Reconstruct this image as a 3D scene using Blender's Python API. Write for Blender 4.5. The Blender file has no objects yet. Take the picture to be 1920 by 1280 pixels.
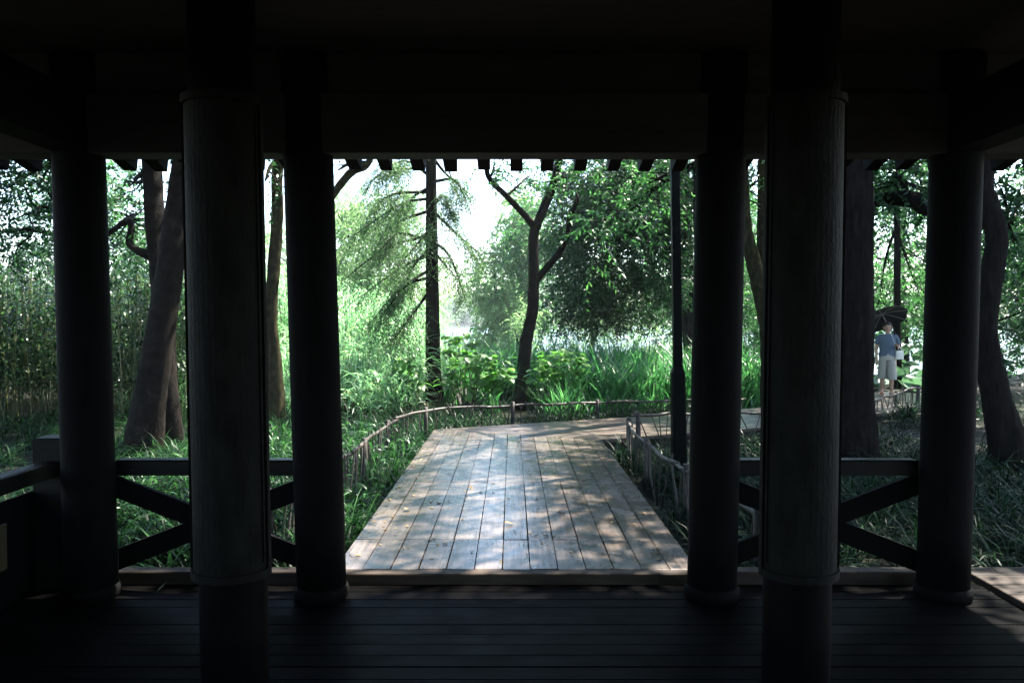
import bpy, math, random
import numpy as np
from mathutils import Vector, Matrix

R = math.radians
random.seed(7)
rng = np.random.default_rng(11)
scene = bpy.context.scene
C = scene.collection

# ------------------------------------------------------------------ camera
CAM_H = 1.53
FPX = 1500.0
PITCH = math.atan(40.0 / FPX)
cam_d = bpy.data.cameras.new('camera')
cam_d.sensor_width = 36.0
cam_d.lens = 36.0 * FPX / 1920.0
cam_d.clip_start = 0.05
cam_d.clip_end = 2000.0
cam = bpy.data.objects.new('camera', cam_d)
C.objects.link(cam)
cam.location = (0, 0, CAM_H)
cam.rotation_euler = (math.pi / 2 - PITCH, 0, 0)
scene.camera = cam

# ------------------------------------------------------------------ sky, sun, exposure
SUN_AZ, SUN_EL = R(50), R(57)          # azimuth measured from +Y towards +X
world = bpy.data.worlds.new('World')
scene.world = world
world.use_nodes = True
wn = world.node_tree.nodes
wl = world.node_tree.links
wn.clear()
sky = wn.new('ShaderNodeTexSky')
sky.sky_type = 'NISHITA'
sky.sun_disc = False
sky.sun_elevation = SUN_EL
sky.sun_rotation = SUN_AZ
sky.air_density = 1.0
sky.dust_density = 0.8
bg = wn.new('ShaderNodeBackground')
bg.inputs['Strength'].default_value = 0.078
wo = wn.new('ShaderNodeOutputWorld')
wl.new(sky.outputs[0], bg.inputs['Color'])
wl.new(bg.outputs[0], wo.inputs['Surface'])

sun_d = bpy.data.lights.new('sun', 'SUN')
sun_d.energy = 5.0
sun_d.angle = R(0.53)
sun_d.color = (1.0, 0.94, 0.84)
sun = bpy.data.objects.new('sun', sun_d)
C.objects.link(sun)
to_sun = Vector((math.sin(SUN_AZ) * math.cos(SUN_EL), math.cos(SUN_AZ) * math.cos(SUN_EL), math.sin(SUN_EL)))
sun.rotation_euler = to_sun.to_track_quat('Z', 'Y').to_euler()
sun.location = (10, 10, 20)

vs = scene.view_settings
vs.view_transform = 'Standard'
vs.look = 'None'
vs.exposure = 3.15
vs.gamma = 1.0
vs.use_curve_mapping = False

scene.cycles.use_denoising = True
scene.cycles.denoiser = 'OPENIMAGEDENOISE'
scene.cycles.max_bounces = 8
scene.cycles.diffuse_bounces = 4
scene.cycles.transmission_bounces = 4
scene.cycles.transparent_max_bounces = 4
scene.cycles.volume_bounces = 1
scene.cycles.sample_clamp_indirect = 6.0
scene.cycles.use_light_tree = True

# ------------------------------------------------------------------ helpers
def W(px, py, Y):
    """point at depth Y metres that the photograph shows at (px, py)"""
    u, v = (px - 960.0) / FPX, (640.0 - py) / FPX
    d = Vector((u, math.cos(PITCH) + v * math.sin(PITCH), -math.sin(PITCH) + v * math.cos(PITCH)))
    t = Y / d.y
    return np.array((d.x * t, Y, CAM_H + d.z * t))

def tag(o, label=None, cat=None, group=None, kind=None):
    if label: o['label'] = label
    if cat: o['category'] = cat
    if group: o['group'] = group
    if kind: o['kind'] = kind
    return o

def link(o, parent=None):
    C.objects.link(o)
    if parent is not None:
        o.parent = parent
    return o

def empty(name, loc=(0, 0, 0)):
    o = bpy.data.objects.new(name, None)
    o.empty_display_size = 0.2
    o.location = tuple(float(a) for a in loc)
    return link(o)

def mesh_np(name, V, F, mat, rnd=None, smooth=False):
    V = np.asarray(V, dtype=np.float32).reshape(-1, 3)
    F = np.asarray(F, dtype=np.int32)
    k = F.shape[1]
    me = bpy.data.meshes.new(name)
    me.vertices.add(len(V)); me.vertices.foreach_set('co', V.ravel())
    me.loops.add(F.size); me.loops.foreach_set('vertex_index', F.ravel())
    me.polygons.add(len(F)); me.polygons.foreach_set('loop_start', np.arange(0, F.size, k, dtype=np.int32))
    if smooth:
        me.polygons.foreach_set('use_smooth', np.ones(len(F), dtype=bool))
    if rnd is not None:
        a = me.attributes.new('rnd', 'FLOAT', 'FACE')
        a.data.foreach_set('value', np.asarray(rnd, dtype=np.float32))
    me.update(calc_edges=True)
    if mat: me.materials.append(mat)
    return me

def obj(name, me, parent=None, base=(0, 0, 0)):
    """mesh given in world coordinates; stored relative to the base of its parent"""
    o = bpy.data.objects.new(name, me)
    if parent is not None and tuple(base) != (0, 0, 0):
        o.location = tuple(-float(b) for b in base)
    return link(o, parent)

def mesh_poly(name, verts, faces, mat, smooth=False):
    me = bpy.data.meshes.new(name)
    me.from_pydata([tuple(map(float, v)) for v in verts], [], faces)
    if smooth:
        for p in me.polygons: p.use_smooth = True
    me.update()
    if mat: me.materials.append(mat)
    return me

def box_vf(lo, hi, bev=0.0):
    x0, y0, z0 = lo; x1, y1, z1 = hi
    if bev <= 0:
        v = [(x0, y0, z0), (x1, y0, z0), (x1, y1, z0), (x0, y1, z0), (x0, y0, z1), (x1, y0, z1), (x1, y1, z1), (x0, y1, z1)]
        f = [(0, 3, 2, 1), (4, 5, 6, 7), (0, 1, 5, 4), (1, 2, 6, 5), (2, 3, 7, 6), (3, 0, 4, 7)]
        return v, f
    b = bev
    v = [(x0, y0, z0), (x1, y0, z0), (x1, y1, z0), (x0, y1, z0),
         (x0, y0, z1 - b), (x1, y0, z1 - b), (x1, y1, z1 - b), (x0, y1, z1 - b),
         (x0 + b, y0 + b, z1), (x1 - b, y0 + b, z1), (x1 - b, y1 - b, z1), (x0 + b, y1 - b, z1)]
    f = [(0, 3, 2, 1)]
    for a in range(4):
        c = (a + 1) % 4
        f.append((a, c, c + 4, a + 4)); f.append((a + 4, c + 4, c + 8, a + 8))
    f.append((8, 9, 10, 11))
    return v, f

def box(name, lo, hi, mat, parent=None, bev=0.0, base=(0, 0, 0)):
    v, f = box_vf(lo, hi, bev)
    return obj(name, mesh_poly(name, v, f, mat), parent, base)

def bar_vf(a, b, w, h, up=(0, 0, 1)):
    a, b = Vector(a), Vector(b)
    d = (b - a).normalized(); s = d.cross(Vector(up)).normalized(); u = s.cross(d).normalized()
    v = []
    for p in (a, b):
        for i, j in ((-1, -1), (1, -1), (1, 1), (-1, 1)):
            v.append(p + s * (i * w / 2) + u * (j * h / 2))
    f = [(0, 1, 2, 3), (7, 6, 5, 4), (0, 4, 5, 1), (1, 5, 6, 2), (2, 6, 7, 3), (3, 7, 4, 0)]
    return v, f

def bar(name, a, b, w, h, mat, parent=None, base=(0, 0, 0), up=(0, 0, 1)):
    v, f = bar_vf(a, b, w, h, up)
    return obj(name, mesh_poly(name, v, f, mat), parent, base)

def prism_me(name, poly, zt, thick, mat, bev=0.004):
    """plank: plan polygon (CCW), top height per corner"""
    n = len(poly)
    P = [Vector((p[0], p[1], 0)) for p in poly]
    c = sum(P, Vector()) / n
    v = [(p.x, p.y, z - thick) for p, z in zip(P, zt)]
    v += [(p.x, p.y, z - bev) for p, z in zip(P, zt)]
    for p, z in zip(P, zt):
        q = p + (c - p).normalized() * bev * 1.4
        v.append((q.x, q.y, z))
    f = [tuple(range(n))[::-1]]
    for a in range(n):
        b = (a + 1) % n
        f.append((a, b, b + n, a + n)); f.append((a + n, b + n, b + 2 * n, a + 2 * n))
    f.append(tuple(range(2 * n, 3 * n)))
    return mesh_poly(name, v, f, mat)

def crom(P, n):
    """Catmull-Rom resample of control points (k,d) to n points"""
    P = np.asarray(P, float)
    if len(P) == 2:
        t = np.linspace(0, 1, n)[:, None]
        return P[0] * (1 - t) + P[1] * t
    Q = np.vstack([2 * P[0] - P[1], P, 2 * P[-1] - P[-2]])
    s = np.linspace(0, len(P) - 1 - 1e-9, n)
    i = s.astype(int); t = (s - i)[:, None]
    a, b, c, d = Q[i], Q[i + 1], Q[i + 2], Q[i + 3]
    return 0.5 * (2 * b + (c - a) * t + (2 * a - 5 * b + 4 * c - d) * t ** 2 + (3 * b - a - 3 * c + d) * t ** 3)

def tube_vf(P, rad, n=16, sides=8, rough=0.0, cap=True):
    """smooth tube along control points with radii"""
    P = np.asarray(P, float); rad = np.asarray(rad, float)
    pts = crom(P, n)
    rr = np.interp(np.linspace(0, 1, n), np.linspace(0, 1, len(rad)), rad)
    T = np.gradient(pts, axis=0); T /= np.linalg.norm(T, axis=1)[:, None] + 1e-9
    ref = np.array((1.0, 0.3, 0.1)) if abs(T[0][0]) < 0.8 else np.array((0.0, 1.0, 0.2))
    V = []
    ang = np.linspace(0, 2 * np.pi, sides, endpoint=False)
    ph = rng.uniform(0, 6.28, 3)
    for k in range(n):
        s = ref - T[k] * ref.dot(T[k]); s /= np.linalg.norm(s); ref = s
        u = np.cross(T[k], s)
        r = rr[k]
        if rough > 0:
            r = r * (1 + rough * (np.sin(3 * ang + ph[0] + k * .25) * .5 + np.sin(5 * ang + ph[1] - k * .4) * .3 + rng.uniform(-.5, .5, sides)))
        else:
            r = np.full(sides, r)
        V.append(pts[k] + (np.cos(ang) * r)[:, None] * s + (np.sin(ang) * r)[:, None] * u)
    V = np.vstack(V)
    F = []
    for k in range(n - 1):
        a = k * sides + np.arange(sides); b = k * sides + (np.arange(sides) + 1) % sides
        F.append(np.stack([a, b, b + sides, a + sides], 1))
    F = np.vstack(F)
    if cap:
        c0 = np.array([[i, i, i, i] for i in range(0)]).reshape(0, 4)
        m = sides
        q = [(0, m - 1 - i, m - 2 - i, 0) for i in range(0)]
        capf = []
        for off, flip in ((0, True), ((n - 1) * m, False)):
            for i in range(1, m - 2, 2):
                f4 = [off, off + i, off + i + 1, off + min(i + 2, m - 1)]
                capf.append(f4[::-1] if flip else f4)
        F = np.vstack([F, np.array(capf)])
    return V, F

class MB:
    """collects quad pieces into one mesh"""
    def __init__(s): s.V = []; s.F = []; s.n = 0; s.r = []
    def add(s, V, F, r=None):
        V = np.asarray(V, float); F = np.asarray(F)
        s.V.append(V); s.F.append(F + s.n); s.n += len(V)
        s.r.append(np.full(len(F), rng.random()) if r is None else np.broadcast_to(r, len(F)))
    def tube(s, P, rad, n=16, sides=8, rough=0.0): s.add(*tube_vf(P, rad, n, sides, rough))
    def me(s, name, mat, smooth=False): return mesh_np(name, np.vstack(s.V), np.vstack(s.F), mat, np.concatenate(s.r), smooth)

# ------------------------------------------------------------------ foliage generators (numpy)
def norm(a): return a / (np.linalg.norm(a, axis=-1, keepdims=True) + 1e-9)

def leaf_quads(p, d, nrm, ln, wd):
    """rhombic folded leaves: base p, direction d, normal nrm, length, width arrays"""
    s = norm(np.cross(d, nrm)); nn = np.cross(s, d)
    ln = ln[:, None]; wd = wd[:, None]
    m = p + d * ln * 0.42
    V = np.stack([p, m + s * wd * .5 + nn * wd * .18, p + d * ln - nn * ln * .12, m - s * wd * .5 + nn * wd * .18], 1).reshape(-1, 3)
    F = np.arange(len(p) * 4).reshape(-1, 4)
    return V, F

def sprays(c, dirs, n, L, leaf, wid, droop=0.25, spread=0.9, up=0.6):
    """twigs at c heading dirs; n leaves each. returns V,F,rnd"""
    N = len(c)
    t = (np.tile(np.linspace(0.08, 1.0, n), (N, 1)) + rng.uniform(-.04, .04, (N, n)))[..., None]
    Ls = (L * rng.uniform(.6, 1.3, (N, 1)))[..., None]
    dz = np.array((0, 0, -1.0))
    pos = c[:, None, :] + dirs[:, None, :] * Ls * t + dz * droop * Ls * t ** 2
    tdir = norm(dirs[:, None, :] + dz * 2 * droop * t)
    side = norm(np.cross(tdir, np.array((0, 0, 1.0)) + rng.normal(0, .25, (N, 1, 3))))
    sg = np.where(np.arange(n) % 2 == 0, 1.0, -1.0)[None, :, None]
    ld = norm(tdir * 0.55 + side * sg * spread + rng.normal(0, .35, (N, n, 3)) + dz * droop * .8)
    nr = norm(np.array((0, 0, 1.0)) * up + rng.normal(0, .5, (N, n, 3)))
    M = N * n
    ln = leaf * rng.uniform(.65, 1.25, M); wd = wid * rng.uniform(.7, 1.2, M)
    V, F = leaf_quads(pos.reshape(M, 3), ld.reshape(M, 3), nr.reshape(M, 3), ln, wd)
    r = np.clip(np.repeat(rng.random(N), n) * .6 + rng.random(M) * .4, 0, 1)
    return V, F, r

def in_blob(c, r, N, shell=0.45):
    d = norm(rng.normal(0, 1, (N, 3)))
    q = rng.uniform(shell ** 3, 1, N) ** (1 / 3)
    # lumpy outline
    lump = 1 + .22 * np.sin(d[:, 0] * 4.1 + c[0]) * np.sin(d[:, 1] * 3.7 + c[1]) + .18 * np.sin(d[:, 2] * 5.3 + c[2] + d[:, 0] * 3)
    return np.asarray(c) + d * np.asarray(r) * (q * lump)[:, None], d

def crown_np(blobs, leaf=0.08, wid=0.035, L=0.45, n=12, dens=1.0, droop=.3, up=.6, clump=5):
    """blobs: (center, radii, number of sprays); sprays gather in clumps"""
    Vs, Fs, rs = [], [], []; off = 0; heads = []
    for c, r, N in blobs:
        N = max(4, int(N * dens))
        k = max(1, N // clump)
        pc, dc = in_blob(c, r, k)
        heads.append(pc)
        idx = rng.integers(0, k, N)
        p = pc[idx] + rng.normal(0, L * .42, (N, 3))
        d = norm(dc[idx] * .8 + rng.normal(0, .7, (N, 3)) + np.array((0, 0, .05)))
        V, F, rr = sprays(p, d, n, L, leaf, wid, droop, up=up)
        Vs.append(V); Fs.append(F + off); rs.append(rr); off += len(V)
    return np.vstack(Vs), np.vstack(Fs), np.concatenate(rs), heads

def blades(base, dirs, ln, wd, bend, seg=4, tip=0.08, twist=None):
    """grass-like strips: base (N,3), initial unit dirs, length, width, bend (fraction falling over)"""
    N = len(base)
    hd = dirs.copy(); hd[:, 2] = 0
    hd = norm(hd + rng.normal(0, .02, (N, 3)) * np.array((1, 1, 0)))
    t = np.linspace(0, 1, seg + 1)
    a0 = np.arctan2(dirs[:, 2], np.hypot(dirs[:, 0], dirs[:, 1]))
    pts = [base]; cur = base.copy()
    for k in range(seg):
        a = a0 - bend * (t[k] + .5 / seg) ** 1.3 * 1.0
        step = np.stack([hd[:, 0] * np.cos(a), hd[:, 1] * np.cos(a), np.sin(a)], 1)
        cur = cur + step * (ln / seg)[:, None]
        pts.append(cur)
    P = np.stack(pts, 1)
    s = np.stack([-hd[:, 1], hd[:, 0], np.zeros(N)], 1)
    if twist is None: twist = rng.uniform(-.9, .9, N)
    s = norm(s * np.cos(twist)[:, None] + np.array((0, 0, 1.0)) * np.sin(twist)[:, None] * .6 + hd * np.sin(twist)[:, None] * .5)
    prof = np.where(t < .25, .55 + 1.8 * t, 1.0) * np.where(t > .5, 1 - (t - .5) / .5 * (1 - tip), 1.0)
    w = wd[:, None] * prof[None, :] * .5
    Lft = P - s[:, None, :] * w[..., None]; Rgt = P + s[:, None, :] * w[..., None]
    V = np.stack([Lft, Rgt], 2).reshape(-1, 3)
    b = (np.arange(N) * (seg + 1) * 2)[:, None] + (np.arange(seg) * 2)[None, :]
    F = np.stack([b, b + 1, b + 3, b + 2], -1).reshape(-1, 4)
    r = np.repeat(rng.random(N), seg)
    return V, F, r

def rdirs(N, lo, hi):
    a = rng.uniform(0, 2 * np.pi, N); e = rng.uniform(lo, hi, N)
    return np.stack([np.cos(a) * np.cos(e), np.sin(a) * np.cos(e), np.sin(e)], 1)

def gather(parts):
    Vs, Fs, rs = [], [], []; off = 0
    for V, F, r in parts:
        Vs.append(V); Fs.append(F + off); rs.append(r); off += len(V)
    return np.vstack(Vs), np.vstack(Fs), np.concatenate(rs)

# ------------------------------------------------------------------ materials
def nt(name):
    m = bpy.data.materials.new(name); m.use_nodes = True
    n = m.node_tree.nodes; n.clear()
    return m, n, m.node_tree.links

def noise(n, l, scale, detail=4, co=None, rough=.55):
    t = n.new('ShaderNodeTexNoise'); t.inputs['Scale'].default_value = scale; t.inputs['Detail'].default_value = detail
    t.inputs['Roughness'].default_value = rough
    if co is not None: l.new(co, t.inputs['Vector'])
    return t

def ramp(n, l, fac, stops):
    r = n.new('ShaderNodeValToRGB'); e = r.color_ramp.elements
    while len(e) < len(stops): e.new(.5)
    for k, (p, c) in enumerate(stops):
        e[k].position = p; e[k].color = (*c, 1)
    l.new(fac, r.inputs['Fac'])
    return r

def mapping(n, l, scale, kind='Object'):
    tc = n.new('ShaderNodeTexCoord'); mp = n.new('ShaderNodeMapping')
    mp.inputs['Scale'].default_value = scale
    l.new(tc.outputs[kind], mp.inputs['Vector'])
    return mp.outputs[0]

def surf(name, stops, scale=(1, 1, 1), nscale=6, rough=(.5, .75), bump=.2, bscale=30, spec=.4, detail=6):
    m, n, l = nt(name)
    co = mapping(n, l, scale)
    t = noise(n, l, nscale, detail, co)
    r = ramp(n, l, t.outputs['Fac'], stops)
    p = n.new('ShaderNodeBsdfPrincipled'); o = n.new('ShaderNodeOutputMaterial')
    l.new(r.outputs['Color'], p.inputs['Base Color'])
    p.inputs['Specular IOR Level'].default_value = spec
    t2 = noise(n, l, bscale, 5, co)
    mr = n.new('ShaderNodeMapRange'); mr.inputs['To Min'].default_value = rough[0]; mr.inputs['To Max'].default_value = rough[1]
    l.new(t2.outputs['Fac'], mr.inputs['Value']); l.new(mr.outputs[0], p.inputs['Roughness'])
    b = n.new('ShaderNodeBump'); b.inputs['Strength'].default_value = bump; b.inputs['Distance'].default_value = .02
    l.new(t2.outputs['Fac'], b.inputs['Height']); l.new(b.outputs[0], p.inputs['Normal'])
    l.new(p.outputs[0], o.inputs['Surface'])
    return m

def leafmat(name, stops, trans=.42, tcol=1.5, rough=.42, spec=.45):
    m, n, l = nt(name)
    at = n.new('ShaderNodeAttribute'); at.attribute_name = 'rnd'
    r = ramp(n, l, at.outputs['Fac'], stops)
    p = n.new('ShaderNodeBsdfPrincipled'); o = n.new('ShaderNodeOutputMaterial')
    p.inputs['Roughness'].default_value = rough; p.inputs['Specular IOR Level'].default_value = spec
    l.new(r.outputs['Color'], p.inputs['Base Color'])
    mx = n.new('ShaderNodeMix'); mx.data_type = 'RGBA'; mx.blend_type = 'MULTIPLY'; mx.inputs['Factor'].default_value = 1
    l.new(r.outputs['Color'], mx.inputs['A']); mx.inputs['B'].default_value = (tcol * .95, tcol * 1.15, tcol * .85, 1)
    tr = n.new('ShaderNodeBsdfTranslucent'); l.new(mx.outputs['Result'], tr.inputs['Color'])
    ms = n.new('ShaderNodeMixShader'); ms.inputs['Fac'].default_value = trans
    l.new(p.outputs[0], ms.inputs[1]); l.new(tr.outputs[0], ms.inputs[2]); l.new(ms.outputs[0], o.inputs['Surface'])
    return m

def plankmat(name, dark, mid, light, axis, rough=(.3, .55), spec=.5, stain=.5):
    """weathered boards: grain along axis, tone per board, stains"""
    m, n, l = nt(name)
    sc = {'x': (.9, 16, 16), 'y': (16, .9, 16)}[axis]
    oi = n.new('ShaderNodeObjectInfo')
    tc = n.new('ShaderNodeTexCoord')
    add = n.new('ShaderNodeVectorMath'); add.operation = 'MULTIPLY_ADD'
    l.new(oi.outputs['Random'], add.inputs[0]); add.inputs[1].default_value = (37, 53, 11); l.new(tc.outputs['Object'], add.inputs[2])
    mp = n.new('ShaderNodeMapping'); mp.inputs['Scale'].default_value = sc; l.new(add.outputs[0], mp.inputs['Vector'])
    g = noise(n, l, 2.2, 7, mp.outputs[0], .62)
    big = noise(n, l, 2.3, 5, add.outputs[0])
    r = ramp(n, l, g.outputs['Fac'], [(.25, dark), (.5, mid), (.78, light)])
    # tone per board
    hv = n.new('ShaderNodeHueSaturation')
    mr = n.new('ShaderNodeMapRange'); mr.inputs['To Min'].default_value = .62; mr.inputs['To Max'].default_value = 1.3
    l.new(oi.outputs['Random'], mr.inputs['Value']); l.new(mr.outputs[0], hv.inputs['Value']); l.new(r.outputs['Color'], hv.inputs['Color'])
    st = ramp(n, l, big.outputs['Fac'], [(.3, (1 - stain,) * 3), (.5, (1, 1, 1))])
    mx = n.new('ShaderNodeMix'); mx.data_type = 'RGBA'; mx.blend_type = 'MULTIPLY'; mx.inputs['Factor'].default_value = 1
    l.new(hv.outputs['Color'], mx.inputs['A']); l.new(st.outputs['Color'], mx.inputs['B'])
    p = n.new('ShaderNodeBsdfPrincipled'); o = n.new('ShaderNodeOutputMaterial')
    l.new(mx.outputs['Result'], p.inputs['Base Color'])
    p.inputs['Specular IOR Level'].default_value = spec
    w = noise(n, l, 5.5, 5, add.outputs[0])
    m2 = n.new('ShaderNodeMapRange'); m2.inputs['From Min'].default_value = .3; m2.inputs['From Max'].default_value = .7
    m2.inputs['To Min'].default_value = rough[0]; m2.inputs['To Max'].default_value = rough[1]
    l.new(w.outputs['Fac'], m2.inputs['Value']); l.new(m2.outputs[0], p.inputs['Roughness'])
    b = n.new('ShaderNodeBump'); b.inputs['Strength'].default_value = .35; b.inputs['Distance'].default_value = .006
    l.new(g.outputs['Fac'], b.inputs['Height']); l.new(b.outputs[0], p.inputs['Normal'])
    l.new(p.outputs[0], o.inputs['Surface'])
    return m

M = {}
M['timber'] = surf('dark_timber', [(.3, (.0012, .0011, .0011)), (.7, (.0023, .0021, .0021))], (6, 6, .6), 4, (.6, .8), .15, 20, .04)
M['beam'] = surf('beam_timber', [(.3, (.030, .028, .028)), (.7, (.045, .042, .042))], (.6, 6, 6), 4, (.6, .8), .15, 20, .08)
M['rail'] = surf('rail_timber', [(.3, (.002, .0019, .002)), (.7, (.004, .0038, .004))], (.6, 6, 6), 4, (.35, .5), .1, 20, .1)
M['board'] = surf('couplet_board', [(.3, (.0022, .0025, .0021)), (.7, (.0075, .0084, .0066))], (3, 3, 1.2), 6, (.55, .75), .3, 26, .06)
M['rim'] = surf('couplet_rim', [(.3, (.0022, .0025, .0021)), (.7, (.006, .0067, .0053))], (3, 3, 1.2), 6, (.55, .75), .2, 26, .08)
M['ceiling'] = surf('ceiling_board', [(.3, (.030, .028, .028)), (.7, (.045, .042, .042))], (1, 8, 1), 4, (.6, .85), .1, 20, .1)
M['stone'] = surf('plinth_stone', [(.3, (.0012, .0011, .001)), (.7, (.0022, .002, .0019))], (1, 1, 1), 14, (.6, .85), .3, 60, .04)
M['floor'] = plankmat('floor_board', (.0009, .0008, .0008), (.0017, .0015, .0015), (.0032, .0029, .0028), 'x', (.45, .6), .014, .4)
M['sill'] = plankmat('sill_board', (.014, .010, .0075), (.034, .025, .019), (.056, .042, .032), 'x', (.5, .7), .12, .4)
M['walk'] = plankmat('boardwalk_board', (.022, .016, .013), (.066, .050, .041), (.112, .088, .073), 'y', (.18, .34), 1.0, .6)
M['walk_x'] = plankmat('boardwalk_cross_board', (.026, .019, .0145), (.066, .049, .038), (.105, .082, .064), 'x', (.28, .46), .4, .5)
M['bark'] = surf('bark', [(.3, (.004, .0034, .003)), (.55, (.0095, .0076, .0064)), (.8, (.020, .016, .0135))], (5, 5, 1.0), 5, (.75, .95), .9, 14, .03)
M['bark_smooth'] = surf('smooth_bark', [(.3, (.004, .0034, .0028)), (.55, (.010, .008, .0066)), (.8, (.022, .018, .0145))], (2, 2, 2.5), 4, (.65, .9), .6, 18, .04)
M['moss'] = surf('mossy_bark', [(.3, (.009, .008, .005)), (.5, (.022, .02, .010)), (.8, (.05, .048, .022))], (3, 3, 2), 5, (.8, .95), .8, 18, .03)
M['bamboo'] = surf('weathered_bamboo', [(.3, (.012, .009, .006)), (.6, (.034, .026, .018)), (.85, (.085, .069, .05))], (3, 3, 3), 9, (.45, .7), .3, 40)
M['twig'] = surf('dark_twig', [(.3, (.014, .011, .009)), (.7, (.04, .032, .025))], (3, 3, 3), 9, (.6, .85), .3, 40)
M['ground'] = surf('soil', [(.3, (.005, .0045, .003)), (.5, (.009, .009, .0045)), (.75, (.014, .016, .0065))], (1, 1, 1), 1.5, (.85, .97), .7, 22, .15, 8)
M['metal'] = surf('painted_metal', [(.3, (.002, .0023, .0021)), (.7, (.004, .0043, .004))], (1, 1, 1), 12, (.4, .5), .05, 60, .02)
M['yellow'] = surf('yellow_sign', [(.3, (.016, .012, .0015)), (.7, (.025, .019, .003))], (1, 1, 1), 4, (.5, .7), .05, 30)
M['blackp'] = surf('sign_black', [(.3, (.02, .02, .02)), (.7, (.03, .03, .03))], (1, 1, 1), 4, (.5, .7), .05, 30)
# foliage
M['leaf_dark'] = leafmat('camphor_leaf', [(0, (.007, .024, .0095)), (.5, (.014, .045, .016)), (1, (.034, .088, .028))], .36, 1.5, .36, .35)
M['leaf_mid'] = leafmat('broad_leaf', [(0, (.019, .06, .021)), (.5, (.032, .094, .029)), (1, (.06, .145, .042))], .45, 1.6, .4, .45)
M['leaf_willow'] = leafmat('willow_leaf', [(0, (.085, .14, .065)), (.5, (.14, .215, .10)), (1, (.21, .30, .145))], .5, 1.7, .45, .4)
M['leaf_needle'] = leafmat('feathery_needle', [(0, (.035, .075, .035)), (.5, (.055, .105, .045)), (1, (.085, .14, .06))], .42, 1.5, .5, .35)
M['reed'] = leafmat('reed_blade', [(0, (.08, .18, .085)), (.5, (.155, .30, .155)), (.95, (.27, .42, .25)), (1, (.36, .32, .18))], .5, 1.6, .38, .5)
M['cane'] = leafmat('cane_leaf', [(0, (.004, .016, .006)), (.6, (.010, .032, .011)), (1, (.045, .10, .034))], .34, 1.5, .3, .3)
M['reed_stem'] = leafmat('reed_stem', [(0, (.035, .055, .02)), (.5, (.06, .085, .03)), (1, (.15, .13, .06))], .2, 1.2, .5, .4)
M['iris'] = leafmat('iris_blade', [(0, (.018, .075, .026)), (.5, (.034, .125, .038)), (1, (.10, .23, .085))], .42, 1.6, .34, .5)
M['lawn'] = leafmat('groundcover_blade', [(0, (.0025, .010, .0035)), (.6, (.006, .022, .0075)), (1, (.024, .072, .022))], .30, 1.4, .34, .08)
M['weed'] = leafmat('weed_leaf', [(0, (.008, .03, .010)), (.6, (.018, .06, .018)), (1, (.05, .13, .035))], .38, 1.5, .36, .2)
M['lawn_shade'] = leafmat('shaded_groundcover_blade', [(0, (.002, .008, .0035)), (.6, (.0045, .015, .006)), (1, (.016, .042, .016))], .22, 1.3, .36, .05)  # darker copy of the ground cover; deep shade put into the leaf colour
M['shrub'] = leafmat('shrub_leaf', [(0, (.04, .12, .02)), (.5, (.065, .17, .03)), (1, (.10, .22, .045))], .5, 1.6, .4, .4)
M['lotus'] = leafmat('lotus_leaf', [(0, (.05, .10, .06)), (1, (.08, .15, .09))], .25, 1.3, .3, .6)
M['far'] = leafmat('far_foliage', [(0, (.03, .06, .03)), (.5, (.045, .085, .04)), (1, (.07, .115, .05))], .3, 1.3, .6, .2)

# ------------------------------------------------------------------ terrain, lake, hills
def ground_z(x, y):
    x = np.asarray(x, float); y = np.asarray(y, float)
    z = -.16 + .035 * np.sin(x * .9 + 1) * np.sin(y * .7) + .02 * np.sin(x * 2.3 + y * 1.9)
    shore = 25 + 1.5 * np.sin(x * .25) + np.clip((-x - 6) * .35, -2, 6) + np.clip((x - 9) * .5, 0, 16)
    z = z - np.clip((y - shore) * .18, 0, 1.6)
    far = np.clip((y - 246 - 5 * np.sin(x * .03)) * .12, 0, 2.6)
    return np.where(y > 120, -1.7 + far, z)

gx = np.concatenate([np.linspace(-900, -40, 18), np.linspace(-36, 36, 110), np.linspace(40, 900, 18)])
gy = np.concatenate([np.linspace(-300, -12, 8), np.linspace(-10, 40, 80), np.linspace(44, 235, 12), np.linspace(238, 300, 24), np.linspace(320, 1500, 8)])
GX, GY = np.meshgrid(gx, gy)
V = np.stack([GX, GY, ground_z(GX, GY)], -1).reshape(-1, 3)
nx, ny = len(gx), len(gy)
a = (np.arange(ny - 1)[:, None] * nx + np.arange(nx - 1)[None, :]).ravel()
F = np.stack([a, a + 1, a + nx + 1, a + nx], 1)
tag(obj('ground', mesh_np('ground', V, F, M['ground'], smooth=True)), 'dark soil and leaf litter under the trees', kind='structure')

def watermat():
    m, n, l = nt('lake_water')
    p = n.new('ShaderNodeBsdfPrincipled'); o = n.new('ShaderNodeOutputMaterial')
    p.inputs['Base Color'].default_value = (.05, .085, .075, 1); p.inputs['Roughness'].default_value = .16
    p.inputs['IOR'].default_value = 1.333
    co = mapping(n, l, (1, .45, 1))
    t = noise(n, l, 2.4, 4, co)
    b = n.new('ShaderNodeBump'); b.inputs['Strength'].default_value = 1.0; b.inputs['Distance'].default_value = .16
    l.new(t.outputs['Fac'], b.inputs['Height']); l.new(b.outputs[0], p.inputs['Normal']); l.new(p.outputs[0], o.inputs['Surface'])
    return m
M['water'] = watermat()
tag(obj('lake_water', mesh_poly('lake_water', [(-420, 20, -.5), (420, 20, -.5), (420, 262, -.5), (-420, 262, -.5)], [(0, 1, 2, 3)], M['water'])),
    'pale rippled lake beyond the reeds', kind='structure')

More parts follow.
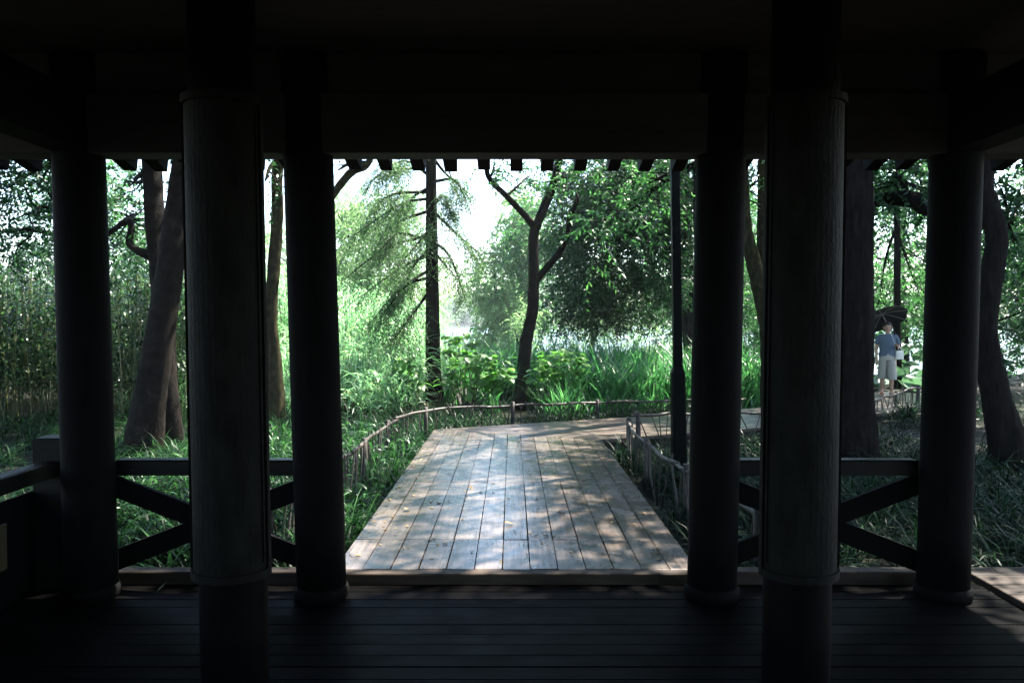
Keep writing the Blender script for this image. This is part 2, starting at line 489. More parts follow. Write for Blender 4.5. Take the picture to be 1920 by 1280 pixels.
hx = np.linspace(-420, 420, 90); hy = np.linspace(285, 400, 14)
HX, HY = np.meshgrid(hx, hy)
prof = np.sin((HY - 285) / 115 * np.pi) ** .8
hz = prof * (13 + 7 * np.sin(HX * .018 + .8) + 4 * np.sin(HX * .051) + 1.2 * np.sin(HX * .21)) - .5
V = np.stack([HX, HY, hz], -1).reshape(-1, 3)
a = (np.arange(13)[:, None] * 90 + np.arange(89)[None, :]).ravel()
M['hill'] = surf('wooded_hill', [(.3, (.03, .055, .03)), (.7, (.06, .095, .045))], (1, 1, 1), .35, (.9, .98), .9, 1.2, .1)
tag(obj('hills', mesh_np('hills', V, np.stack([a, a + 1, a + 91, a + 90], 1), M['hill'], smooth=True)), 'blue wooded hills across the lake', kind='structure')

# wooded far shore: one mass
pts = []
for k in range(120):
    x = -230 + k * 3.9 + rng.uniform(-1.5, 1.5); y = rng.uniform(252, 268); h = rng.uniform(5, 11)
    pts.append(((x, y, .6 + h * .5), (rng.uniform(2.6, 4.2), 2.5, h * .55), 70))
V, F, r, _ = crown_np(pts, leaf=.9, wid=.55, L=1.5, n=6)
tag(obj('far_shore_wood', mesh_np('far_shore_wood', V, F, M['far'], r)), 'hazy blue green wood along the far shore', 'wood', kind='stuff')

# ------------------------------------------------------------------ boardwalk
walk = tag(empty('boardwalk', (0, 4.6, 0)), 'grey brown plank walk leading out and turning right', kind='structure')
WB = (0, 4.6, 0)
ZT = .06
x0, x1, NP = -1.05, 1.10, 13
pw = (x1 - x0) / NP
A0 = np.array((x0, 10.74)); B0 = np.array((x1, 9.80))
def mitre_y(x): return A0[1] + (B0[1] - A0[1]) * (x - x0) / (x1 - x0)
rows = [4.69, 5.33, 7.22, 9.12, None]
for i in range(NP):
    xa, xb = x0 + i * pw + .003, x0 + (i + 1) * pw - .003
    for k in range(4):
        e_ = rng.uniform(-.0022, .0022, 4)
        ya = rows[k] + (.002 if k else 0)
        jig = rng.uniform(-.02, .02) if k else 0
        yb0 = rows[k + 1] - .002 if rows[k + 1] else None
        ya2 = ya
        yl, yr = (yb0, yb0) if yb0 else (mitre_y(xa) - .004, mitre_y(xb) - .004)
        zj = ZT + rng.uniform(-.002, .002)
        o = obj('plank', prism_me('plank', [(xa + e_[0], ya2 + .001 * e_[1] * 800), (xb + e_[1], ya2 + .001 * e_[2] * 800), (xb + e_[2], yr), (xa + e_[3], yl)], [zj + q for q in rng.uniform(-.0016, .0016, 4)], .04, M['walk']), walk, WB)
u2 = np.array((.898, .44)); n2 = np.array((-.44, .898))
wd2 = abs(np.dot(B0 - A0, n2))
u3 = np.array((.653, .757)); n3 = np.array((-.757, .653))
E2 = A0 + u2 * 5.2                       # outer corner of the second bend
# inner corner: on the near edge lines of both sections
nearA = A0 - n2 * wd2
def isect(p, d, q, e):
    m = np.array([[d[0], -e[0]], [d[1], -e[1]]]); t = np.linalg.solve(m, q - p); return p + d * t[0]
I2 = isect(nearA, u2, E2 - n3 * wd2, u3)
NP2 = 10
for i in range(NP2):
    f0, f1 = i / NP2 + .002, (i + 1) / NP2 - .002
    sa, sb = B0 + (A0 - B0) * f0, B0 + (A0 - B0) * f1
    ea, eb = I2 + (E2 - I2) * f0, I2 + (E2 - I2) * f1
    cut = .48
    ma, mb_ = sa + (ea - sa) * cut, sb + (eb - sb) * cut
    for q in ((sa + u2 * .004, ma - u2 * .002, mb_ - u2 * .002, sb + u2 * .004), (ma + u2 * .002, ea - u2 * .003, eb - u2 * .003, mb_ + u2 * .002)):
        zj = ZT + rng.uniform(-.002, .002)
        obj('plank', prism_me('plank', q, [zj] * 4, .04, M['walk_x']), walk, WB)
    # third stretch, sloping down towards the stroller
    fa, fb = ea + u3 * 11, eb + u3 * 11
    sg = 4
    for k in range(sg):
        t0, t1 = k / sg, (k + 1) / sg
        p = [ea + (fa - ea) * t0 + u3 * .003, ea + (fa - ea) * t1 - u3 * .003, eb + (fb - eb) * t1 - u3 * .003, eb + (fb - eb) * t0 + u3 * .003]
        z = [ZT - .3 * t0, ZT - .3 * t1, ZT - .3 * t1, ZT - .3 * t0]
        obj('plank', prism_me('plank', p, z, .04, M['walk_x']), walk, WB)
# bearers under the deck edge
for xx in (x0 + .08, .02, x1 - .08):
    box('bearer', (xx - .05, 4.72, -.3), (xx + .05, 9.7, ZT - .043), M['sill'], walk, 0, WB)
bar('bearer', (*(A0 + u2 * .3 - n2 * .1), -.08), (*(E2 - n2 * .1), -.08), .09, .18, M['sill'], walk, WB)
bar('bearer', (*(B0 + n2 * .1), -.08), (*(I2 + n2 * .1), -.08), .09, .18, M['sill'], walk, WB)

# side deck at the right of the pavilion
sdeck = tag(empty('side_deck', (2.75, 3.0, 0)), 'sunlit plank deck at the right of the pavilion', kind='structure')
for i in range(14):
    ya = 2.55 + i * .165
    xe = 5.4 + rng.uniform(-.01, .01)
    obj('plank', prism_me('plank', [(2.74, ya + .003), (xe, ya + .05 + .003), (xe, ya + .162 + .05), (2.74, ya + .162)], [.02 + rng.uniform(-.002, .002)] * 4, .04, M['sill']), sdeck, (2.75, 3.0, 0))

# ------------------------------------------------------------------ pavilion
PB = (0, 0, 0)
pav = tag(empty('pavilion', (0, 0, 0)), 'dark timber pavilion framing the garden view', 'pavilion')
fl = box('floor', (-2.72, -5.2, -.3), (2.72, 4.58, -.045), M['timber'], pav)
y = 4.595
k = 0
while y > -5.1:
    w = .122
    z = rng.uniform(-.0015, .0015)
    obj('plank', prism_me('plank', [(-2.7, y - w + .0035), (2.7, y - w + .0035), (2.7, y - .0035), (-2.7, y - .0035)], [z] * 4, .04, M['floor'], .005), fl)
    y -= w; k += 1
# sill step along the front
box('sill', (-1.19, 4.60, -.1), (1.24, 4.682, ZT + .002), M['sill'], pav, .006)
box('sill', (-2.62, 4.60, -.1), (-1.2, 4.70, ZT + .012), M['sill'], pav, .006)
box('sill', (1.25, 4.60, -.1), (2.62, 4.70, ZT + .012), M['sill'], pav, .006)

def column(xb, xt, Y, r, top=2.96, board=False, label=None):
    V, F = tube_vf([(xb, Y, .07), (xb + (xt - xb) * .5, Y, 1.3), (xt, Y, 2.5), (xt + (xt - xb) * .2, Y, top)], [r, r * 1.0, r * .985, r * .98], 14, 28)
    c = obj('column', mesh_np('column', V, F, M['timber'], smooth=True), pav)
    # stone plinth
    prof = [(r * 1.04, 0.002), (r * 1.10, .014), (r * 1.12, .035), (r * 1.09, .058), (r * 1.01, .07)]
    vs_, fs_ = [], []
    n = 28
    for q, (rr, z) in enumerate(prof):
        for s in range(n):
            a = 2 * math.pi * s / n
            vs_.append((xb + rr * math.cos(a), Y + rr * math.sin(a), z))
    for q in range(len(prof) - 1):
        for s in range(n):
            fs_.append((q * n + s, q * n + (s + 1) % n, (q + 1) * n + (s + 1) % n, (q + 1) * n + s))
    obj('plinth', mesh_poly('plinth', vs_, fs_, M['stone'], True), c)
    if board:
        # curved hanging couplet board facing the camera, with a raised rim
        def shell(name, a0, a1, z0, z1, ri, ro, mat, par, nn=18):
            vs_, fs_ = [], []
            for s in range(nn + 1):
                a = a0 + (a1 - a0) * s / nn
                for (rr, zz) in ((ri, z0), (ro, z0), (ro, z1), (ri, z1)):
                    xc = xb + (xt - xb) * (zz / 2.5)
                    vs_.append((xc + rr * math.sin(a), Y - rr * math.cos(a), zz))
            for s in range(nn):
                b, e = 4 * s, 4 * s + 4
                for q in range(4):
                    w_ = (q + 1) % 4
                    fs_.append((b + q, b + w_, e + w_, e + q))
            fs_.append((3, 2, 1, 0)); fs_.append((4 * nn, 4 * nn + 1, 4 * nn + 2, 4 * nn + 3))
            return obj(name, mesh_poly(name, vs_, fs_, mat), par)
        a = R(84)
        b = shell('couplet_board', -a, a, .55, 2.37, r + .004, r + .016, M['board'], c)
        b['label'] = label
        # third level: rims are sub-parts of the column beside the board
        for s in (-1, 1):
            lo, hi = (a - R(7), a + R(2)) if s > 0 else (-a - R(2), -a + R(7))
            shell('board_rim', lo, hi, .545, 2.375, r + .0165, r + .027, M['rim'], c, 4)
            lo, hi = (a - R(15), a - R(11)) if s > 0 else (-a + R(11), -a + R(15))
            shell('board_rim', lo, hi, .6, 2.32, r + .0165, r + .022, M['rim'], c, 4)
        shell('board_rim', -a + R(8), a - R(8), .545, .575, r + .0165, r + .027, M['rim'], c)
        shell('board_rim', -a + R(8), a - R(8), 2.345, 2.375, r + .0165, r + .027, M['rim'], c)
    return c
YP, YC = 4.40, 3.10
column(-1.056, -1.115, YP, .135)
column(1.109, 1.144, YP, .135)
column(-2.33, -2.37, YP, .135)
column(2.39, 2.43, YP, .135)
column(-1.083, -1.112, YC, .128, board=True, label='dim curved couplet board on the left column')
column(1.110, 1.126, YC, .128, board=True, label='dim curved couplet board on the right column')
for xx in (-2.35, -1.08, 1.11, 2.4):
    column(xx, xx, -.9 if abs(xx) > 2 else -3.1, .135)
# beams, ceiling, rafters, roof
box('beam', (-3.3, 4.31, 2.425), (3.3, 4.49, 2.74), M['beam'], pav)
box('beam', (-3.3, 4.36, 2.742), (3.3, 4.44, 2.97), M['beam'], pav)
box('beam', (-3.3, 3.02, 2.80), (3.3, 3.18, 2.96), M['beam'], pav)
box('beam', (-3.3, -3.18, 2.52), (3.3, -3.02, 2.96), M['beam'], pav)
for s, xx in ((-1, -2.37), (1, 2.43)):
    for ya, yb in ((3.185, 4.305), (-3.01, 3.015), (-5.2, -3.19)):
        box('beam', (xx - .085, ya, 2.43), (xx + .085, yb, 2.73), M['timber'], pav)
box('ceiling', (-3.3, -5.2, 2.975), (3.3, 4.5, 3.03), M['ceiling'], pav)
# unseen wall added behind the viewer to keep light out of the interior
bw = box('shade_wall', (-2.3, -5.2, .0), (2.35, -5.1, 2.97), M['timber'], pav)
sp = 60 * 5.4 / FPX
for i in range(-17, 18):
    xr = (667 - 960 + 60 * 5) * 5.4 / FPX + i * sp
    if abs(xr) > 3.5: continue
    jx, jz = rng.normal(0, .006), rng.normal(0, .006)
    bar('rafter', (xr, 4.52, 2.79), (xr + jx, 5.42 + rng.normal(0, .012), 2.575 + jz), .082 + rng.normal(0, .003), .085, M['timber'], pav)
for i in range(-22, 20):
    yr = i * .24 + .1
    if yr > 4.2: continue
    bar('rafter', (-3.32, yr, 2.79), (-3.92, yr, 2.63), .075, .08, M['timber'], pav)
    bar('rafter', (3.32, yr, 2.79), (3.62, yr, 2.71), .075, .08, M['timber'], pav)
# roof shell with thickness: eaves sheathing rising to a ridge
ex, ey0, ey1 = 3.75, -5.9, 5.46
rv = []
for dz in (0, .14):
    rv += [(-4.0, ey0, 2.66 + dz), (ex, ey0, 2.735 + dz), (ex, ey1, 2.645 + dz), (-4.0, ey1, 2.63 + dz),
           (-3.31, -5.25, 2.86 + dz), (3.31, -5.25, 2.86 + dz), (3.31, 4.5, 2.86 + dz + .03), (-3.31, 4.5, 2.86 + dz + .03)]
rf = [(0, 4, 5, 1), (1, 5, 6, 2), (2, 6, 7, 3), (3, 7, 4, 0)]
rf += [tuple(8 + q for q in f[::-1]) for f in rf]
rf += [(0, 1, 9, 8), (1, 2, 10, 9), (2, 3, 11, 10), (3, 0, 8, 11)]
rf += [(4, 12, 13, 5), (5, 13, 14, 6), (6, 14, 15, 7), (7, 15, 12, 4)]
obj('eaves', mesh_poly('eaves', rv, rf, M['ceiling']), pav)
tv = [(-3.31, -5.25, 3.045), (3.31, -5.25, 3.045), (3.31, 4.5, 3.045), (-3.31, 4.5, 3.045), (0, -3.2, 4.3), (0, 2.4, 4.3)]
obj('roof', mesh_poly('roof', tv, [(0, 1, 4), (1, 2, 5, 4), (2, 3, 5), (3, 0, 4, 5), (3, 2, 1, 0)], M['ceiling']), pav)

def railing(xa, xb, Y=4.53):
    e = obj('railing', mesh_poly('railing', *box_vf((xa, Y - .045, .655), (xb, Y + .045, .742), .008), M['rail']), pav)
    bar('brace', (xa - .1, Y - .012, .625), (xb + .1, Y - .012, .13), .03, .115, M['timber'], e)
    bar('brace', (xa - .1, Y + .021, .13), (xb + .1, Y + .021, .625), .03, .115, M['timber'], e)
railing(-2.24, -1.16)
railing(1.21, 2.29)
# side railing on the left running back towards the viewer
sr = obj('railing', mesh_poly('railing', *box_vf((-2.665, .2, .645), (-2.575, 4.5, .735), .008), M['rail']), pav)
box('baluster_board', (-2.735, .2, -.28), (-2.722, 4.58, .56), M['timber'], sr)
box('newel_post', (-2.72, 4.52, -.2), (-2.50, 4.70, .86), M['rail'], pav, .01)

sg = empty('hanging_sign', (-2.56, 3.93, .2))
box('sign_board', (-2.572, 3.86, .27), (-2.562, 4.03, .50), M['yellow'], sg, 0, (-2.56, 3.93, .2))
box('hanger', (-2.570, 3.955, .52), (-2.566, 3.962, .645), M['blackp'], sg, 0, (-2.56, 3.93, .2))
tag(sg, 'small dull yellow notice hanging on the left side railing', 'sign')

# ------------------------------------------------------------------ trees
def tree(name, label, base, tubes, blobs, mat, bark, attach=None, leaf=.08, wid=.035, L=.45, n=12, droop=.3, up=.6, clump=5,
         group=None, limb_r=.05, per=7, roughb=.1, cat='tree', extra=None, canopy=None, dens=1.0):
    """tubes: list of (control points, radii); blobs: leaf masses; limbs grow from the trunk to each mass"""
    base = tuple(float(q) for q in base)
    root = tag(empty(name, base), label, cat, group)
    mb = MB()
    for P, rad in tubes:
        mb.tube(P, rad, max(12, len(P) * 6), 12, roughb)
    V, F, r, heads = crown_np(blobs, leaf, wid, L, n, dens, droop, up, clump)
    br = MB()
    if attach is not None:
        for (c, rr, N), hd, at in zip(blobs, heads, attach):
            if at is None: continue
            at = np.asarray(at, float); c = np.asarray(c, float)
            lim = c + (c - at) * .12
            mid = (at + lim) / 2 + rng.normal(0, .10, 3) * np.linalg.norm(lim - at) + np.array((0, 0, .05 * np.linalg.norm(lim - at)))
            br.tube([at, mid, lim], [limb_r, limb_r * .7, limb_r * .25], 10, 6, .06)
            for h in hd[rng.choice(len(hd), min(per, len(hd)), replace=False)]:
                t = rng.uniform(.35, .95)
                st = (1 - t) ** 2 * at + 2 * t * (1 - t) * mid + t ** 2 * lim
                m2 = (st + h) / 2 + rng.normal(0, .07, 3) * np.linalg.norm(h - st)
                br.tube([st, m2, h], [limb_r * .38, limb_r * .26, limb_r * .1], 7, 5)
    if extra: extra(br)
    obj('trunk', mb.me('trunk', bark, True), root, base)
    if br.n: tag(obj('branches', br.me('branches', bark, True), root, base), kind='stuff')
    if len(blobs): obj('crown', mesh_np('crown', V, F, mat, r), root, base)
    if canopy:  # unseen leaf masses and their limbs, added overhead to shade ground and walk
        V, F, r, heads = crown_np(canopy, .15, .08, .55, 12, 1.0, .25, .8, 9)
        obj('shade_crown', mesh_np('shade_crown', V, F, mat, r), root, base)
        ub = MB()
        at = np.asarray(tubes[0][0][-1], float)
        for (c, rr, N), hd in zip(canopy, heads):
            for h in hd[rng.choice(len(hd), min(7, len(hd)), replace=False)]:
                ub.tube([at, (at + h) / 2 + A(0, 0, -.1) + rng.normal(0, .15, 3), h], [.045, .028, .009], 8, 5)
        tag(obj('shade_boughs', ub.me('shade_boughs', bark, True), root, base), kind='stuff')
    return root

def A(*p): return np.array(p, float)

# leaning double trunk at the left, lit along its right edge
b = W(280, 866, 9.7)
pA = [W(262, 872, 9.7), W(284, 740, 9.7), W(305, 600, 9.7), W(326, 440, 9.7), W(346, 300, 9.7), A(-3.75, 9.9, 5.2)]
pB = [W(322, 862, 10.3), W(312, 720, 10.2), W(304, 560, 10.3), W(290, 420, 10.4), W(284, 300, 10.5), A(-5.0, 10.9, 5.5)]
tree('leaning_tree', 'thick leaning trunk with a sunlit right edge behind the left railing', b,
     [(pA, [.25, .19, .165, .15, .14, .11]), ([W(262, 878, 9.7), W(272, 815, 9.7)], [.30, .2])],
     [(A(-3.9, 10.0, 6.6), (1.3, 1.3, 1.2), 260), (A(-2.2, 9.2, 7.2), (1.6, 1.6, 1.2), 260), (A(-4.6, 9.0, 6.6), (1.6, 1.4, 1.1), 260)],
     M['leaf_dark'], M['bark_smooth'], [pA[-1]] * 3, canopy=[(A(-4.3, 8.2, 7.2), (3.4, 3.6, 1.0), 1500), (A(-3.8, 6.4, 5.4), (2.1, 2.0, .8), 600)], leaf=.085, wid=.036, L=.42, n=11)
hookP = [W(289, 480, 10.4), W(258, 470, 10.4), W(243, 455, 10.5), W(247, 425, 10.6), W(236, 415, 10.8), W(200, 440, 11.2), W(150, 460, 11.4)]
tree('hooked_tree', 'darker trunk crossing behind the leaning trunk, with a hooked branch', W(322, 866, 10.3),
     [(pB, [.19, .14, .125, .12, .12, .10]), (hookP, [.075, .05, .046, .044, .04, .032, .02])],
     [(W(235, 420, 11.6), (.75, .8, .35), 46), (W(238, 335, 12.0), (.55, .8, .45), 26), (A(-5.4, 11.6, 6.2), (2.0, 1.6, 1.3), 300),
      (W(60, 390, 11.0), (.8, .9, .7), 130), (W(40, 320, 10.5), (.7, .8, .5), 90), (W(-40, 440, 11.5), (.7, .8, .6), 80)],
     M['leaf_dark'], M['bark_smooth'], [hookP[4], pB[-2], pB[-1], hookP[-1], pB[-1], hookP[-1]], canopy=[(A(-8.8, 13.2, 7.2), (3.6, 3.8, 1.0), 1700), (A(-9, 7, 7), (3, 3.5, 1), 1100)], dens=1.5, leaf=.085, wid=.038, L=.38, n=10, limb_r=.045)

# slim kinked tree between the left column and post
pS = [W(512, 800, 12.4), W(515, 700, 12.4), W(508, 600, 12.4), W(513, 500, 12.4), W(520, 400, 12.4), W(523, 300, 12.5), A(-3.4, 12.8, 5.8)]
pS2 = [W(640, 350, 12.6), W(660, 322, 12.6), W(690, 306, 12.6), A(-2.1, 12.8, 4.6)]
tree('slim_tree', 'slim kinked trunk with a mossy knot between the left column and post', W(512, 806, 12.4),
     [(pS, [.20, .125, .10, .095, .09, .085, .06]), ([W(545, 500, 12.5), W(590, 420, 12.5), W(630, 358, 12.6)] + pS2[1:], [.05, .055, .06, .065, .05, .03])],
     [(A(-3.3, 13, 6.4), (1.6, 1.5, 1.2), 200), (A(-2.2, 12.7, 5.4), (1.0, 1.0, .7), 80), (W(500, 335, 12.2), (.3, .4, .3), 12), (W(640, 318, 12.7), (.25, .3, .16), 8)],
     M['leaf_dark'], M['moss'], [pS[-1], pS2[-1], pS[5], pS2[2]], canopy=[(A(-4.3, 13.4, 7.0), (1.9, 1.9, .8), 420), (A(1.0, 8.7, 7.2), (1.0, 1.7, .6), 130)], leaf=.08, wid=.034, L=.35, n=10)

# straight feathery conifer, centre left
bC = W(812, 768, 16.3)
pC = [W(812, 772, 16.3), W(812, 700, 16.3), W(811, 560, 16.3), W(809, 400, 16.3), W(808, 300, 16.3), A(-1.66, 16.3, 8.5), A(-1.66, 16.3, 13.5)]
fe = {'c': [], 'd': []}
def conifer_extra(br):
    global fe
    LB = [  # (start px, end px, start depth, end depth, feathery)
        ((806, 330), (690, 345, 15.6), 1), ((806, 372), (665, 440, 15.4), 1), ((805, 395), (700, 470, 17.5), 1), ((805, 440), (640, 528, 15.6), 1),
        ((805, 450), (712, 470, 15.0), 1), ((805, 478), (670, 560, 16.8), 1), ((806, 505), (720, 585, 15.2), 1), ((806, 310), (720, 300, 15), 1),
        ((805, 545), (735, 640, 15.4), 1), ((816, 340), (872, 372, 15.6), 1), ((816, 400), (905, 480, 16.8), 1), ((816, 455), (872, 560, 15.8), 1),
        ((806, 350), (735, 420, 17.3), 1), ((806, 415), (745, 500, 14.8), 1), ((806, 360), (700, 385, 14.6), 1), ((806, 520), (690, 610, 16.4), 1), ((806, 465), (755, 560, 17.2), 1),
        ((815, 300), (890, 372, 16.0), 0), ((816, 460), (856, 520, 16.2), 0), ((816, 380), (848, 405, 16.0), 1)]
    for (s, e, fz) in LB:
        a = W(s[0], s[1], 16.3); c = W(*e)
        m = (a + c) / 2 + A(0, 0, .16) + rng.normal(0, .11, 3)
        br.tube([a, m, c], [.036, .024, .008], 14, 5, .08)
        q = crom([a, m, c], 40)
        for k in range(13, 40):
            for rep in range(5 if fz else 0):
                dd = norm((q[min(k + 1, 39)] - q[k - 1])[None])[0]
                sd = np.cross(dd, (0, 0, 1)); sd /= np.linalg.norm(sd) + 1e-9
                fe['c'].append(q[k]); fe['d'].append(norm((dd * rng.uniform(.3, .9) + sd * rng.choice((-1, 1)) * rng.uniform(.4, 1) + A(0, 0, rng.uniform(-.9, .1)) + rng.normal(0, .4, 3))[None])[0])
    # whorls higher up, out of the frame
    for z in np.arange(5.2, 13, .8):
        for k in range(3):
            an = rng.uniform(0, 6.28); ln = 2.6 * (1 - (z - 5) / 10) + .3
            a = A(-1.66, 16.3, z); c = a + A(math.cos(an) * ln, math.sin(an) * ln, -.25 * ln)
            br.tube([a, (a + c) / 2 + A(0, 0, .15), c], [.03, .02, .007], 8, 4)
            q = crom([a, (a + c) / 2 + A(0, 0, .15), c], 20)
            for j in range(6, 20, 2):
                fe['c'].append(q[j]); fe['d'].append(norm((A(math.cos(an), math.sin(an), -.3) + rng.normal(0, .6, 3))[None])[0])
# (crown is grown on the branches, so built by hand)
root = tag(empty('feathery_conifer', bC), 'straight slender conifer with drooping feathery branches at the centre', 'tree')
mb = MB()
mb.tube(pC, [.27, .165, .135, .115, .11, .09, .02], 44, 14, .06)
mb.tube([W(812, 780, 16.3), W(812, 742, 16.3)], [.40, .19], 6, 12, .15)
obj('trunk', mb.me('trunk', M['bark'], True), root, bC)
br = MB(); conifer_extra(br)
obj('branches', br.me('branches', M['bark'], True), root, bC)
V, F, r = sprays(np.array(fe['c']) + rng.normal(0, .05, (len(fe['c']), 3)), np.array(fe['d']), 16, .46, .065, .017, droop=.6, spread=1.0, up=.8)
obj('crown', mesh_np('crown', V, F, M['leaf_needle'], r), root, bC)

# forked tree in the middle
DY = 15.4
pY = [W(972, 770, DY), W(978, 720, DY), W(986, 645, DY), W(999, 580, DY), W(1001, 520, DY), W(1000, 450, DY), W(1004, 425, DY)]
pYr = [W(1003, 430, DY), W(1020, 390, DY), W(1038, 345, DY), W(1048, 300, DY), A(1.25, 15.6, 6.2)]
pYl = [W(1001, 425, DY), W(985, 405, DY - .1), W(950, 368, DY - .3), W(918, 335, DY - .4), W(908, 300, DY - .5), A(-.9, 14.8, 5.6)]
pY2 = [W(1003, 528, DY), W(1020, 508, DY - .1), W(1048, 475, DY - .3), W(1064, 440, DY - .4), W(1068, 408, DY - .5), W(1082, 378, DY - .6), W(1080, 362, DY - .6)]
tree('forked_tree', 'dark forked trunk leaning slightly, standing at the far bend', W(974, 776, DY),
     [(pY, [.17, .125, .115, .11, .105, .10, .095]), (pYr, [.09, .085, .08, .075, .05]), (pYl, [.075, .062, .055, .05, .045, .03]), (pY2, [.075, .065, .06, .05, .045, .04, .02])],
     [(W(925, 312, 15), (.35, .5, .3), 30), (A(.6, 15.4, 6.3), (1.8, 1.8, 1.0), 190), (A(-.6, 14.6, 5.7), (1.0, 1.0, .6), 60),
      (W(1062, 335, 14.8), (.4, .4, .3), 26), (W(985, 335, 16), (.4, .4, .3), 30)],
     M['leaf_mid'], M['bark_smooth'], [pYl[3], pYr[-1], pYl[-1], pYr[2], pYl[2]], dens=1.5, leaf=.085, wid=.045, L=.32, n=9, limb_r=.03, per=5)

# dark spreading tree over the water on the right
pR = [W(1300, 800, 19), W(1297, 700, 19), W(1290, 560, 19), W(1284, 430, 19), W(1278, 300, 19), A(4.0, 19, 7)]
tree('spreading_tree', 'dark spreading tree whose shaded crown hangs over the lake at right', W(1300, 806, 19),
     [(pR, [.26, .19, .17, .16, .15, .1])],
     [(W(1130, 470, 20), (1.35, 1.5, 1.1), 300), (W(1200, 390, 19), (1.2, 1.4, 1.0), 260), (W(1085, 575, 21), (.85, 1.0, .62), 120), (W(1170, 560, 21), (1.1, 1.1, .7), 190),
      (W(1240, 470, 19), (.9, 1.2, 1.4), 220), (W(1085, 400, 21), (.9, 1.2, .9), 170), (W(1120, 320, 20), (1.3, 1.4, .8), 200), (W(1235, 320, 18), (1.2, 1.3, .8), 200),
      (A(3.6, 18.5, 7.4), (2.8, 2.8, 1.7), 200), (W(1075, 500, 22), (.7, .9, .8), 100)],
     M['leaf_dark'], M['bark'], [pR[3]] * 4 + [pR[2]] + [pR[4]] * 3 + [pR[5], pR[3]], dens=3.6, leaf=.10, wid=.045, L=.42, n=13, limb_r=.05, per=6)
# bright leafy bough hanging closer
pN = [W(1325, 860, 12.5), W(1322, 700, 12.5), W(1320, 500, 12.5), W(1318, 300, 12.5), A(3.1, 12.5, 6.5)]
tree('pinnate_tree', 'tree behind the right post with a bright leafy bough reaching left', W(1325, 868, 12.5),
     [(pN, [.19, .15, .14, .13, .1])],
     [(W(1185, 360, 13), (.42, .4, .16), 22), (W(1225, 330, 12.8), (.45, .4, .2), 30), (W(1145, 410, 13.2), (.25, .3, .14), 12), (W(1150, 440, 13), (.2, .3, .1), 8),
      (A(3.4, 11.6, 7.0), (2.2, 2.2, 1.3), 50), (A(2.2, 9.8, 7.2), (1.7, 1.7, 1.0), 30)],
     M['leaf_mid'], M['bark'], [pN[3], pN[3], pN[3], None, pN[4], pN[4]], canopy=[(A(4.2, 13.0, 7.5), (3.0, 2.6, .9), 130), (A(2.0, 9.6, 7.9), (1.5, 2.2, .7), 40)], dens=1.4, leaf=.12, wid=.04, L=.5, n=14, droop=.4, limb_r=.035, per=4)

# trees on the right
pK = [W(1602, 900, 8.9), W(1603, 760, 8.9), W(1605, 560, 8.9), W(1606, 400, 8.9), W(1606, 300, 8.9), A(3.85, 9.0, 6)]
tree('stout_tree', 'stout dark trunk right of the right couplet column', W(1602, 910, 8.9),
     [(pK, [.30, .21, .185, .175, .17, .13])],
     [(A(4.6, 9.2, 7.0), (2.4, 2.2, 1.4), 170), (A(2.6, 7.4, 7.6), (1.5, 1.5, 1.0), 30), (A(6.4, 9.6, 6.8), (1.6, 1.6, 1.2), 120), (A(3.4, 7.4, 7.6), (1.2, 1.0, .8), 24)],
     M['leaf_dark'], M['bark'], [pK[-1]] * 4, canopy=[(A(5.0, 9.3, 7.6), (3.7, 3.4, 1.0), 400), (A(6.0, 9.4, 7.0), (1.9, 2.6, .8), 450), (A(4.4, 9.0, 6.9), (.85, 2.4, .6), 340)], leaf=.09, wid=.042, L=.42, n=11, limb_r=.06)
pQ = [W(1900, 880, 8.6), W(1872, 760, 8.6), W(1848, 620, 8.6), W(1862, 500, 8.6), W(1868, 440, 8.6), W(1852, 380, 8.7), W(1848, 300, 8.8), A(5.6, 9, 5.6)]
arch = [W(1846, 420, 8.7), W(1800, 395, 8.9), W(1745, 392, 9.2), W(1700, 372, 9.5), W(1640, 378, 9.8), W(1600, 398, 10)]
tree('crooked_tree', 'crooked trunk at the right edge with an arching bough', W(1905, 890, 8.6),
     [(pQ, [.23, .155, .12, .115, .11, .105, .10, .08]), (arch, [.10, .10, .10, .10, .07, .04])],
     [(W(1680, 335, 9.6), (.7, .6, .3), 60), (W(1900, 420, 9.6), (.5, .6, .7), 70), (A(7.0, 10.2, 6.4), (2.0, 1.8, 1.2), 280), (W(1625, 345, 9.9), (.35, .4, .4), 36), (W(1900, 620, 10.5), (.5, .7, .7), 60)],
     M['leaf_dark'], M['bark'], [arch[3], pQ[5], pQ[-1], arch[-1], pQ[2]], canopy=[(A(9.9, 10.3, 7.4), (3.3, 4.2, 1.0), 1600), (A(8.9, 9.6, 5.6), (2.2, 3.0, .8), 900)], dens=1.6, leaf=.09, wid=.045, L=.36, n=10, limb_r=.045)
pT = [W(1682, 660, 20), W(1682, 560, 20), W(1682, 420, 20), W(1682, 300, 20), A(9.6, 20, 7.5)]
tree('straight_tree', 'thin straight trunk rising behind the stroller', W(1682, 690, 20),
     [([W(1683, 735, 20)] + pT, [.13, .095, .08, .075, .07, .05])],
     [(W(1650, 560, 22), (1.0, 1.2, .9), 140), (W(1720, 540, 22), (.9, 1.2, 1.0), 140), (W(1660, 330, 20), (.9, 1.0, .7), 110), (W(1725, 360, 20), (.8, 1, .7), 100), (A(9.6, 20, 8), (2.4, 2.4, 1.4), 260)],
     M['leaf_mid'], M['bark'], [pT[2], pT[2], pT[3], pT[3], pT[4]], canopy=[(A(11.6, 20.0, 7.5), (2.6, 2.6, .9), 900)], dens=1.8, leaf=.11, wid=.05, L=.42, n=11, limb_r=.045)
pU = [W(1450, 800, 14), W(1446, 640, 14), W(1430, 560, 14), W(1412, 490, 14), W(1396, 420, 14), A(4.0, 14, 4.6)]
